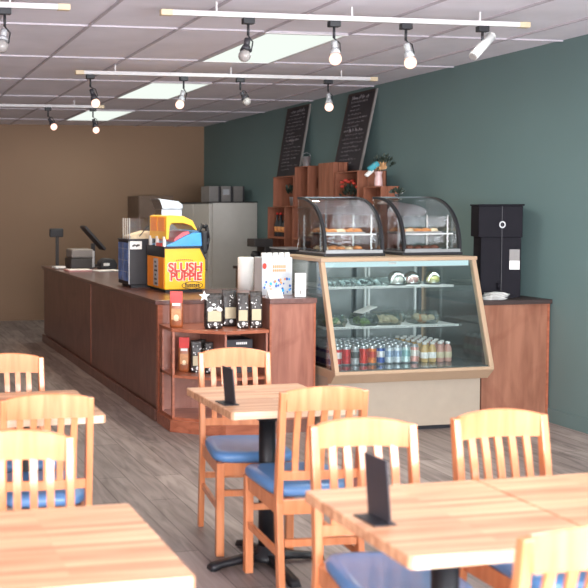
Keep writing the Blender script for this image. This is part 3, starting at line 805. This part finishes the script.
for c in range(11):
    if c < 1: base = 11
    else: base = c-1
    for r in range(7):
        b = base if c else (11 if r < 4 else 10)
        nm, ca, cb2 = colc[b]
        x = X0+.072+c*.0665; y = 6.335+r*.068
        lab = '%s drink can, %s column from the left, %s' % (nm, ordn[c], 'in the front row' if r == 0 else '%s row behind the front cans' % ordn[r-1])
        if b not in cans:
            m = plain('can_%d' % b, ca, .3, .4, noise=.25, scale=60); m2 = plain('can_band_%d' % b, cb2, .3, .4, noise=.25, scale=60) if cb2 else None
            o = canmesh(m, m2).build('drink_can'); cans[b] = o
        else:
            o = cans[b].copy(); COL.objects.link(o)
        o.location = (x, y, zd); o.scale = (1.04, 1.04, 1.1); o.rotation_euler = (0, 0, random.uniform(0, 6)); tag(o, lab, 'can', 'drink cans on the case floor')
bot = {}
for c in range(4):
    for r in range(6):
        kind = (c // 2); x = X0+.815+c*.062; y = 6.33+r*.072
        lab = '%s juice bottle, %s bottle column from the left, %s' % (('amber', 'pinkish')[kind], ordn[c], 'in the front row' if r == 0 else '%s row behind the front bottles' % ordn[r-1])
        if kind not in bot:
            t = thing('juice_bottle', lab, 'bottle', (x, y, zd), 0, 'juice bottles on the case floor')
            MB().lathe([(.025, 0), (.028, .008), (.028, .11), (.016, .14), (.013, .152)], n=14).build('bottle_body', (juice_m, juice_r)[kind], t)
            MB().lathe([(.0285, .035), (.0287, .036), (.0287, .085), (.0285, .086)], n=14).build('label', (white_pl, kraft)[kind], t)
            MB().lathe([(.016, .150), (.016, .168), (.014, .170)], n=12).build('cap', white_pl, t)
            bot[kind] = t
        else: copy_tree(bot[kind], (x, y, zd), 0, lab)
for o in bpy.data.objects:
    if o.name.startswith('juice_bottle'): o.scale = (1, 1, .86)

# clear packs on the two shelves
def clamshell(label, loc, w, d, h, fill, fm, rz=0, dome=False, group='clear food packs'):
    t = thing('food_container', label, 'food container', loc, rz, group)
    if dome:
        MB().lathe([(w*.46, 0), (w*.5, .008), (w*.48, .02), (w*.44, h*.55), (w*.3, h*.85), (w*.12, h)], n=20).build('dome_lid', clam, t)
        MB().lathe([(w*.45, .001), (w*.46, .004)], n=20).build('base', charc if fill == 'cake' else white_pl, t)
        f = MB(); f.ball((-.02, -.01, .03), .032, fm, (1, 1, .8), rot=(0, 0, 1)).ball((.025, .0, .035), .028, None if True else fm, (1, 1, .9))
        f.ball((.0, .025, .028), .03, fm, (1, .9, .8)); f.mats = [fm] if not f.mats else f.mats
        f.build('cake', None, t)
    else:
        a, b = w/2, d/2
        MB().loft([[(-a*k, -b*k, z), (a*k, -b*k, z), (a*k, b*k, z), (-a*k, b*k, z)] for z, k in ((0, .86), (h*.45, 1), (h*.5, 1), (h*.9, .86), (h, .78))], clam, smooth=False).build('shell', None, t)
        f = MB(); n = 14
        for k in range(n):
            px, py = random.uniform(-.62, .62)*a, random.uniform(-.62, .62)*b
            f.ball((px, py, h*random.uniform(.28, .5)), h*.26, random.choice(fm) if isinstance(fm, list) else fm, (1.4, 1.1, .8), n=8, rot=(random.random(), random.random(), random.random()*3))
        f.build('filling', None, t)
    return t
zt, zm = 1.018, .731
tealf = plain('pale_frosted_fill', (186, 200, 202), .4, noise=.3, scale=30)
whitef = plain('white_icing', (226, 214, 206), .5); rosef = plain('rose_icing', (206, 140, 132), .5); yelf = plain('yellow_filling', (222, 206, 120), .5)
for k, x in enumerate((3.30, 3.43, 3.56, 3.69)):
    clamshell('small frosty clear pack on the upper case shelf, %s from the left' % ordn[k], (x, 6.43, zt), .12, .13, .062, 'x', [tealf, tealf, case_dark])
clamshell('domed clear pack with pale cake on the upper case shelf', (3.85, 6.45, zt), .15, .15, .10, 'cake', whitef, dome=True)
clamshell('domed clear pack with rose coloured cake on the upper case shelf', (4.0, 6.50, zt), .13, .13, .095, 'cake', rosef, dome=True)
clamshell('domed clear pack with yellow cake at the right of the upper case shelf', (4.145, 6.46, zt), .13, .13, .098, 'cake', yelf, dome=True)
clamshell('clear pack of green salad, leftmost on the lower case shelf', (3.34, 6.44, zm), .16, .15, .085, 'x', [lettuce, lettuce, cream_m])
clamshell('clear pack of green salad, second on the lower case shelf', (3.585, 6.44, zm), .155, .15, .085, 'x', [lettuce, lettuce, case_dark], D(6))
clamshell('clear pack of pale sandwich, in the middle of the lower case shelf', (3.77, 6.45, zm), .18, .15, .095, 'x', [cream_m])
clamshell('clear pack of pale sandwich, third from the left behind the salads', (3.90, 6.60, zm), .16, .13, .085, 'x', [cream_m, lettuce])
clamshell('clear pack of filled sandwich, rightmost on the lower case shelf', (4.07, 6.47, zm), .20, .14, .095, 'x', [cream_m, cream_m, pastry], D(-5))
lid = tag(MB().box(-.07, .07, -.05, .05, -.002, .002, rot=(0, D(-18), D(10))).build('plastic_lid', white_pl, None, (3.60, 6.44, zm+.113)), 'white plastic lid tilted on the second salad pack', 'lid')

# countertop bakery domes
def dome(label, x0, Yf, w=.475, d=.45, h=.44):
    t = thing('bakery_display', label, 'display case', (x0, Yf, 1.2265), 0, 'curved countertop bakery displays')
    def curve(k=1.0, n=14, base=.03):
        pts = []
        for i in range(n+1):
            a = i/n*PI/2; pts.append((d-(d*k)*math.cos(a)**(.85), base+(h-base)*k*math.sin(a)**(.85)))
        return pts
    MB().box(-.006, w+.006, -.006, d+.006, 0, .022).build('base', black_pl, t, bevel=.004)
    MB().box(.014, w-.014, .004, d-.01, .022, .030).box(.012, w-.012, -.001, .006, .022, .045).build('steel_pan', tray_m, t)
    out = curve(); inn = [(d-(d-.026)*math.cos(i/14*PI/2)**.85, .03+(h-.03-.018)*math.sin(i/14*PI/2)**.85) for i in range(15)]
    for x in (0, w-.02):
        o = MB(); o.sheet([[(x, *p) for p in out], [(x, *p) for p in inn]]); o.sheet([[(x+.02, *p) for p in out], [(x+.02, *p) for p in inn]])
        o.sheet([[(x, *p) for p in out], [(x+.02, *p) for p in out]]); o.sheet([[(x, *p) for p in inn], [(x+.02, *p) for p in inn]])
        o.build('arched_frame', black_pl, t)
        g = MB(); pane = [p for p in inn]+[(d, .03)]
        g.prism(pane, 'X', x+.005, x+.008); g.build('side_pane', dome_glass, t)
    g = MB(); mid = [(d-(d-.010)*math.cos(i/14*PI/2)**.85, .03+(h-.03-.006)*math.sin(i/14*PI/2)**.85) for i in range(15)]
    g.sheet([[(.014, *p) for p in mid], [(w-.014, *p) for p in mid]]); g.build('curved_glass', dome_glass, t)
    MB().box(.014, w-.014, d-.004, d, h-.012, h).build('top_strip', chrome, t)
    MB().box(.014, w/2+.01, d-.004, d-.001, .03, h-.012).build('rear_door', dome_glass, t)
    MB().box(w/2-.01, w-.014, d-.008, d-.005, .03, h-.012).build('rear_door', dome_glass, t)
    MB().box(w/2-.004, w/2+.004, d-.003, d+.001, .03, h-.012).build('door_strip', chrome, t)
    for xx in (.03, w-.036):
        for yy in (.13, d-.05):
            k = MB().box(xx, xx+.008, yy, yy+.004, .03, .30)
            for j in range(10): k.box(xx-.007*(j % 2), xx+.008+.007*((j+1) % 2), yy-.003, yy, .05+j*.023, .058+j*.023)
            k.build('shelf_standard', wire_w, t)
    MB().box(.03, w-.03, .07, d-.03, .155, .160).build('glass_shelf', glass_m, t)
    MB().box(.03, w-.03, .064, .070, .152, .163).build('shelf_edge', wire_w, t)
    return t
dome('curved glass bakery display, left one on the beige case', 3.322, 6.53)
dome('curved glass bakery display, right one below the small plant', 3.952, 6.53)
def pastry_tray(label, x, y, z, pm, n, w=.34, d=.2):
    o = tag(MB().box(-w/2, w/2, -d/2, d/2, 0, .003, None).box(-w/2, w/2, -d/2, -d/2+.004, 0, .012).box(-w/2, w/2, d/2-.004, d/2, 0, .012)
            .box(-w/2, -w/2+.004, -d/2, d/2, 0, .012).box(w/2-.004, w/2, -d/2, d/2, 0, .012).build('serving_tray', tray_m, None, (x, y, z)), label, 'tray')
    return o
pz = [(3.555, 'left display', pastry, pastry_d), (4.19, 'right display', pastry, pastry_d)]
for cx, nm, m1, m2 in pz:
    for lev, z in ((0, 1.2575), (1, 1.3877)):
        pastry_tray('silver tray of pastries in the %s, %s level' % (nm, ('lower', 'upper')[lev]), cx, 6.78, z, m1, 5)
        first = None
        for k in range(5):
            for r in range(2):
                mm = (m1 if (k+lev+(cx > 4)) % 3 else cream_m) if (lev == 1 or cx < 4) else m2
                o = MB(); o.lathe([(.022, 0), (.032, .006), (.030, .018), (.016, .027), (.004, .029)], n=12)
                o = o.build('pastry', mm, None, (cx-.138+k*.069, 6.735+r*.092, z+.0032)); o.scale = (1.0, 1.25, 1.0+.3*random.random())
                o.rotation_euler = (0, 0, random.random()*3)
                colr = {pastry: 'golden', pastry_d: 'dark brown', cream_m: 'pale'}[mm]
                tag(o, '%s round pastry in the %s, %s level, %s row, %s from the left' % (colr, nm, ('lower', 'upper')[lev], ('front', 'back')[r], ordn[k]), 'pastry', 'pastries in the bakery displays')

# ------------------------------------------------------------ right cabinet, brewer, napkins
rc = thing('wall_cabinet', 'reddish cherry cabinet between the display case and the green wall', 'cabinet', (4.425, 6.27, 0))
MB().box(.0, .545, .01, .80, 0, .872).build('carcass', cherry, rc)
MB().box(.0, .53, 0, .01, .0, .872).build('front_panel', cherry, rc)
MB().box(.53, .548, -.004, .012, .0, .872).build('edge_strip', mahog_shelf, rc)
MB().box(-.01, .557, -.02, .82, .874, .905).build('worktop', frame_dk, rc, bevel=.003)
urn_m = plain('matt_black_plastic', (27, 25, 32), .7, spec=.15)
cm = thing('beverage_dispenser', 'tall black drink dispenser with ring logo on the cherry cabinet', 'drink dispenser', (4.705, 6.60, .9055), D(-24)); cm.location.x += .075
MB().box(-.145, .135, -.125, .15, .0, .69).build('body', urn_m, cm, bevel=.006)
MB().box(-.165, .14, -.14, .155, .45, .685).build('head', urn_m, cm, bevel=.006)
MB().box(-.172, .15, -.147, .16, .685, .698).build('lid', urn_m, cm, bevel=.003)
MB().box(-.004, .0, -.1415, -.139, .03, .69).build('seam', charc, cm)
rgm = MB()
n = 24
ro = [(.022*math.cos(2*PI*k/n), -.142, .545+.026*math.sin(2*PI*k/n)) for k in range(n)]; ri = [(.014*math.cos(2*PI*k/n), -.142, .545+.017*math.sin(2*PI*k/n)) for k in range(n)]
rgm.sheet([[*ro, ro[0]], [*ri, ri[0]]], smooth=False); rgm.build('ring_logo', silver_pl, cm)
lb = MB().box(.055, .125, -.129, -.125, .21, .36, grey_pl).box(.055, .125, -.1305, -.1285, .21, .275, white_pl); lb.build('label', None, cm)
MB().box(-.09, .09, -.17, -.12, 0, .02).build('drip_tray', urn_m, cm)
tap = MB().cyl((-.02, -.15, .11), (-.02, -.15, .06), .012).cyl((-.02, -.12, .10), (-.02, -.15, .10), .01); tap.build('tap', urn_m, cm)
nk = thing('napkin_stack', 'loose pile of white napkins in front of the black dispenser', 'napkins', (4.585, 6.36, .9055), D(12))
for k in range(5):
    b = MB()
    b.sheet([[(-.085+.17*i/8+.006*k, -.04+.08*j/4, .0045*(k+1)+k*.006+.010*math.sin(i*.9+k)*(i/8)*(.3+.7*(k/4))) for i in range(9)] for j in range(5)])
    o = b.build('napkin', paper, nk); md = o.modifiers.new('thick', 'SOLIDIFY'); md.thickness = .004

# ------------------------------------------------------------ back of the room
fr = thing('refrigerator', 'tall pale grey two door refrigerator by the green wall', 'refrigerator', (4.38, 11.60, 0))
MB().box(0, .60, 0, 1.2, .08, 1.65).build('body', fridge_m, fr, bevel=.006)
MB().box(.03, .57, .03, 1.17, 0, .08).build('plinth', black_pl, fr)
for y0 in (.005, .605):
    dd = MB().box(-.045, -.004, y0, y0+.59, .1, 1.64).build('door', fridge_m, fr, bevel=.006)
    MB().box(-.075, -.06, y0+.05, y0+.07, .8, 1.2).box(-.075, -.04, y0+.05, y0+.07, .8, .82).box(-.075, -.04, y0+.05, y0+.07, 1.18, 1.2).build('handle', silver_pl, dd)
MB().box(-.046, .60, 0.0, 1.2, 1.65, 1.665).build('top_trim', dark_pl, fr)
for k, (x, m, lab) in enumerate(((4.41, grey_pl, 'grey file box on the refrigerator, leftmost of three'), (4.575, grey_pl, 'grey file box on the refrigerator, middle with a paler label'), (4.74, grey_pl, 'grey file box on the refrigerator, rightmost of three'))):
    t = thing('file_box', lab, 'box', (x, 11.80, 1.6652), 0, 'boxes on top of the refrigerator')
    MB().box(0, .125, 0, .30, 0, .20).build('carton', m, t, bevel=.003)
    MB().box(.125, .145, 0, .30, 0, .20).build('dark_side', charc, t)
    MB().box(.02, .105, -.002, 0, .09 if k == 1 else .12, .16).build('label', silver_pl if k == 1 else grey_pl, t)
bc0 = thing('tall_cupboard', 'dim dark brown cupboard against the tan back wall', 'cupboard', (3.82, 12.95, 0))
MB().box(0, .5, .02, .58, 0, 1.76).build('body', darkbrown, bc0, bevel=.005)
for x in (.005, .2525): 
    dd = MB().box(x, x+.2425, 0, .02, .05, 1.74).build('door', darkbrown, bc0, bevel=.003)
    MB().box(x+.02 if x > .1 else x+.2, x+.03 if x > .1 else x+.21, -.02, 0, .9, 1.05).build('handle', dark_pl, dd)
bk = thing('back_counter', 'dark brown back counter along the green wall under the crates', 'counter', (4.36, 7.9, 0))
MB().box(.02, .60, 0, 2.9, 0, .872).build('carcass', darkbrown, bk)
for k in range(5): MB().box(.0, .02, .01+k*.578, .57+k*.578, .09, .865).build('door', darkbrown, bk, bevel=.003)
MB().box(-.02, .60, -.01, 2.92, .874, .905).build('worktop', frame_dk, bk, bevel=.003)

def crate(label, x, y, z, dx, dy, dz, end_hand=False, closed=False):
    """slatted wooden crate lying on its side, open towards -X"""
    t = thing('wooden_crate', label, 'crate', (x, y, z), 0, 'stacked wooden crates')
    th = .012
    s = MB()
    for k in range(3): a = dz*k/3+.004; s.box(dx-th, dx-.001, 0, dy, a, a+dz/3-.008)
    s.build('bottom_slats', crate_shaded, t)
    if closed:
        s = MB()
        for k in range(3): a = dy*k/3+.003; s.box(0, th, a, a+dy/3-.006, 0, dz)
        s.build('front_slats', crate_wood, t)
    for nm, y0 in (('near_end', 0), ('far_end', dy-th)):
        s = MB()
        if nm == 'near_end':
            w3 = dx/3
            for k in range(3):
                if k == 1 and end_hand:
                    s.box(k*w3+.003, (k+1)*w3-.003, y0, y0+th, 0, dz*.45); s.box(k*w3+.003, (k+1)*w3-.003, y0, y0+th, dz*.72, dz)
                    s.box(k*w3+.02, (k+1)*w3-.02, y0+.002, y0+th-.002, dz*.45, dz*.5)
                else: s.box(k*w3+.002, (k+1)*w3-.002, y0, y0+th, 0, dz)
        else: s.box(.0, dx-th, y0, y0+th, 0, dz)
        s.build('end_board', crate_wood, t)
    s = MB()
    for k in range(3): a = dx*k/3+.003; s.box(a, min(a+dx/3-.008, dx-th), th, dy-th, 0, .010); s.box(a, min(a+dx/3-.008, dx-th), th, dy-th, dz-.010, dz)
    s.build('side_slats', crate_wood, t)
    return t
g1, g2, g3 = .9055, 1.2505, 1.5955; ch = .3445
crate('wooden crate on the back counter under the bottle crate', 4.62, 10.02, g1, .32, .45, ch)
crate('wooden crate holding dark bottles, level with the refrigerator door', 4.62, 10.02, g2, .32, .45, ch)
crate('wooden crate holding the potted plant, leftmost in the upper row', 4.60, 9.76, g3, .32, .52, .335)
crate('wooden crate on the back counter below the bucket stack', 4.62, 9.38, g1, .32, .45, ch)
crate('wooden crate in the middle of the bucket stack', 4.62, 9.38, g2, .32, .45, ch)
crate('upright wooden crate with hand hole carrying the tin bucket', 4.60, 9.42, g3, .30, .31, .425, True)
crate('wooden crate on the back counter behind the left bakery display', 4.62, 8.72, g1, .32, .45, ch)
crate('wooden crate in the middle layer behind the left bakery display', 4.62, 8.72, g2, .32, .45, ch)
crate('shallow upright crate with closed slats between bucket crate and flower crate', 4.60, 8.87, g3, .16, .32, .435, True, True)
crate('wooden crate with red flowers inside, below the right chalkboard', 4.60, 8.40, g3, .30, .43, .335)
crate('upright wooden crate directly under the flower crate, near end', 4.62, 8.36, g2, .32, .33, ch)
crate('wooden crate on the back counter under the flower crate', 4.62, 8.33, g1, .32, .36, ch)
crate('lowest upright crate under the vase', 4.60, 7.98, g1, .20, .31, .434)
crate('upright wooden crate carrying the pink vase of dried flowers', 4.60, 7.98, g1+.4345, .18, .31, .434, True)

# leaning chalkboards
def chalkboard(label, y0, y1, z0, z1, xt, xb, seed, n):
    t = thing('chalkboard', label, 'chalkboard', (xb, y0, z0), 0, 'tall chalkboards leaning on the green wall')
    H = z1-z0; w = y1-y0; dx = xt-xb
    MB().prism([(0, 0), (.014, 0), (dx+.014, H), (dx, H)], 'Y', .018, w-.018).build('slate', board_m, t) 
    for a, m in ((0, grey_pl), (w-.018, frame_dk)):
        MB().prism([(-.004, 0), (.016, 0), (dx+.016, H), (dx-.004, H)], 'Y', a, a+.018).build('frame_side', m, t)
    for z in (0, H-.02):
        k = dx*z/H
        MB().prism([(k-.006, z), (k+.018, z), (k+.018+dx*.02/H, z+.02), (k-.006+dx*.02/H, z+.02)], 'Y', .018, w-.018).build('frame_end', frame_dk, t)
    rnd = random.Random(seed); s = MB()
    for i in range(n):
        z = H*(.93-.87*i/n); big = i in (0, n//2)
        yy = w-.06-rnd.random()*.05
        end = w*(rnd.choice([.25, .4, .5, .15])) if not big else w*.22
        while yy > end:
            L = rnd.uniform(.012, .03)*(1.3 if big else 1); hh = .012 if not big else .026
            xx = dx*z/H-.0035
            pts = [(xx+dx*0, yy, z-hh*rnd.random()), (xx, yy-L*.5, z+hh*rnd.random()), (xx, yy-L, z-hh*.5*rnd.random())]
            s.tube(pts, .0016 if not big else .0026, None, 4)
            yy -= L*1.25 + (.018 if rnd.random() < .2 else 0)
    s.build('chalk_writing', chalk_m, t)
chalkboard('narrow chalkboard menu on the left, above the tin bucket crate', 10.14, 10.72, 1.935, 2.745, 4.975, 4.84, 2, 17)
chalkboard('narrow chalkboard menu on the right, above the red flower crate', 8.72, 9.27, 1.935, 2.745, 4.975, 4.80, 5, 17)

# bucket, vase, plants
def leaves(c, r, n, m, seed, size=.03, zsq=.8):
    rnd = random.Random(seed); s = MB()
    for k in range(n):
        a, b = rnd.uniform(0, 2*PI), rnd.uniform(-.3, 1.3); rr = r*rnd.uniform(.4, 1)
        p = Vector((c[0]+rr*math.cos(a)*math.cos(b), c[1]+rr*math.sin(a)*math.cos(b), c[2]+rr*math.sin(b)*zsq))
        d = (p-Vector((c[0], c[1], c[2]-r))).normalized(); q = d.cross(Vector((rnd.random()-.5, rnd.random()-.5, rnd.random()-.5))).normalized()
        L = size*rnd.uniform(.7, 1.3)
        vs = [p, p+d*L*.5+q*L*.28, p+d*L, p+d*L*.5-q*L*.28]
        f = [s.bm.verts.new(v) for v in vs]; fc = s.bm.faces.new(f); fc.smooth = False
    s.mats = [m]
    return s
bu = thing('tin_bucket', 'small tin bucket standing on the tallest crate', 'bucket', (4.68, 9.62, 2.0210))
MB().lathe([(.036, 0), (.037, .004), (.048, .10), (.051, .102), (.046, .104), (.035, .01)], n=20).build('pail', tin_m, bu)
MB().tube([(-.048, 0, .095), (-.04, 0, .13), (0, 0, .148), (.04, 0, .13), (.048, 0, .095)], .0025).build('handle', tin_m, bu)
vs = thing('flower_vase', 'pale pink vase of dried flowers tied with teal ribbon', 'vase', (4.66, 8.13, 1.7745))
MB().lathe([(.03, 0), (.036, .01), (.034, .07), (.028, .10), (.036, .13), (.038, .135)], n=18).build('vase', vase_m, vs)
leaves((0, 0, .15), .075, 60, flower_p, 4, .045, .5).build('dried_flowers', None, vs)
leaves((.05, .0, .20), .10, 60, leaf_m, 9, .04).build('greenery', None, vs)
MB().tube([(0, 0, .1), (.02, -.02, .25)], .003).tube([(0, 0, .1), (.07, 0, .2)], .003).build('stem', leaf_m, vs)
MB().box(-.12, -.01, -.05, .0, .155, .205, teal_cloth, rot=(0, D(-35), 0), bev=.012).box(-.15, -.06, -.045, -.005, .105, .14, white_pl, rot=(0, D(-40), 0), bev=.01).build('ribbon', teal_cloth, vs)
p1 = thing('potted_plant', 'dark leafy plant in a tin pot inside the leftmost upper crate', 'plant', (4.70, 9.97, g3+.0105))
MB().lathe([(.034, 0), (.044, .09), (.046, .095), (.03, .092)], n=18).build('pot', tin_m, p1)
MB().cyl((0, 0, .05), (0, 0, .15), .006).build('stem', leaf_m, p1)
leaves((0, 0, .14), .09, 90, leaf_m, 3, .045).build('foliage', None, p1)
p2 = thing('potted_flowers', 'red flowers with dark leaves inside the crate under the chalkboard', 'flowers', (4.68, 8.60, g3+.0105))
MB().lathe([(.04, 0), (.05, .08), (.052, .084), (.03, .08)], n=18).build('pot', frame_dk, p2)
MB().cyl((0, 0, .04), (0, 0, .14), .006).build('stem', leaf_m, p2)
leaves((0, 0, .10), .13, 120, leaf_m, 11, .045, .6).build('foliage', None, p2)
f = MB(); rnd = random.Random(5)
for k in range(9): f.ball((rnd.uniform(-.10, .02), rnd.uniform(-.14, .14), .17+rnd.uniform(0, .07)), .022, None, (1, 1, .7), 8)
f.build('blossoms', flower_r, p2)
p3 = thing('potted_plant', 'small dark plant with white flower on the right bakery display', 'plant', (4.15, 6.965, 1.6675))
MB().lathe([(.012, 0), (.014, .005), (.018, .022), (.012, .02)], n=12).build('pot', charc, p3)
leaves((0, 0, .025), .055, 70, leaf_m, 8, .028, .5).build('foliage', None, p3)
MB().ball((.03, -.02, .03), .009).build('blossom', white_pl, p3)
for k, y in enumerate((10.16, 10.27, 10.36)):
    t = thing('glass_bottle', 'dark bottle in the crate beside the refrigerator, %s' % ('nearest', 'middle', 'farthest')[k], 'bottle', (4.69, y, g2+.0105), 0, 'dark bottles in the crate')
    MB().lathe([(.030, 0), (.034, .01), (.034, .14), (.013, .19), (.012, .25)], n=14).build('body', black_pl, t)
    MB().lathe([(.0142, .245), (.0142, .268)], n=10).build('cap', red_m, t)
    MB().lathe([(.0345, .05), (.0345, .11)], n=14).build('label', pastry, t)
# small appliances before the crates
gp = thing('countertop_grill', 'black countertop grill with steel edge beside the crates', 'grill', (4.36, 9.35, .9055))
MB().box(0, .25, 0, .45, .0, .12).build('base', black_pl, gp, bevel=.006)
MB().box(-.005, .25, 0.0, .45, .13, .24).build('lid', charc, gp, bevel=.02)
MB().box(-.01, .25, -.004, .454, .245, .258).build('steel_edge', silver_pl, gp)
MB().tube([(-.03, .05, .18), (-.06, .05, .18), (-.06, .40, .18), (-.03, .40, .18)], .008).box(-.03, 0, .04, .06, .172, .188).box(-.03, 0, .39, .41, .172, .188).build('handle', chrome, gp)
bl = thing('coffee_brewer', 'dark coffee brewer standing next to the refrigerator', 'coffee machine', (4.37, 10.25, .9055))
MB().box(0, .22, 0, .22, 0, .04).box(.12, .22, 0, .22, .04, .24).box(0, .22, 0, .22, .24, .33).build('housing', dark_pl, bl, bevel=.006)
MB().lathe([(.04, .042), (.055, .06), (.055, .15), (.04, .19)], (.058, .11, 0), n=18).build('carafe', black_pl, bl)

# ------------------------------------------------------------ light
wd = bpy.data.worlds.new('sky'); S.world = wd; wd.use_nodes = True
nt = wd.node_tree; bg = nt.nodes['Background']
sky = nt.nodes.new('ShaderNodeTexSky'); sky.sky_type = 'HOSEK_WILKIE'; sky.turbidity = 5; sky.sun_direction = Vector((-.3, .6, .8)).normalized()
nt.links.new(sky.outputs[0], bg.inputs['Color']); bg.inputs['Strength'].default_value = 1.0
def area(name, loc, sx, sy, rot, e, col):
    ld = bpy.data.lights.new(name, 'AREA'); ld.shape = 'RECTANGLE'; ld.size = sx; ld.size_y = sy; ld.energy = e; ld.color = col
    o = bpy.data.objects.new(name, ld); COL.objects.link(o); o.location = loc; o.rotation_euler = rot
    return o
WE = 62
for i, (a, b) in enumerate(((-2.4, -.1), (.1, 2.35), (2.55, 4.8))):
    area('window_daylight', ((a+b)/2, YF-.02, 1.5), b-a-.1, 1.9, (D(90), 0, 0), WE, (.93, .96, 1))
for i, (a, b) in enumerate(((-2.4, -.1), (.1, 2.35), (2.55, 4.8))):
    area('ground_bounce_daylight', ((a+b)/2, YF-.03, 1.4), b-a-.1, 1.7, (D(128), 0, 0), 270, (.97, .97, 1))
for (a, b), e in zip(TR, (20, 13, 9, 22, 22)):  # last two energies feed the added panels out of view
    area('panel_light', (3.015, (a+b)/2, ZC-.012), .55, b-a-.1, (0, 0, 0), e, (.9, 1, .93))

# ------------------------------------------------------------ camera
f, CXp, CYp = 970., 43.7, 251.4
yaw, pitch, roll = D(10.809), D(2.491), D(-.2394)
F = Vector((math.sin(yaw)*math.cos(pitch), math.cos(yaw)*math.cos(pitch), -math.sin(pitch)))
R0 = Vector((math.cos(yaw), -math.sin(yaw), 0)); U0 = R0.cross(F)
R = R0*math.cos(roll)+U0*math.sin(roll); U = U0*math.cos(roll)-R0*math.sin(roll)
cam = bpy.data.cameras.new('camera'); co = bpy.data.objects.new('camera', cam); COL.objects.link(co)
M = Matrix((R, U, -F)).transposed().to_4x4(); M.translation = Vector((0, 0, 1.58)); co.matrix_world = M
cam.sensor_width = 36; cam.sensor_fit = 'HORIZONTAL'; cam.lens = f/588*36
cam.shift_x = (294-CXp)/588; cam.shift_y = (CYp-294)/588
cam.dof.use_dof = True; cam.dof.focus_distance = 6.9; cam.dof.aperture_fstop = 3.5
cam.clip_end = 60
S.camera = co
S.view_settings.view_transform = 'Standard'; S.view_settings.look = 'None'; S.view_settings.gamma = 1
S.view_settings.exposure = .3; S.view_settings.use_curve_mapping = False
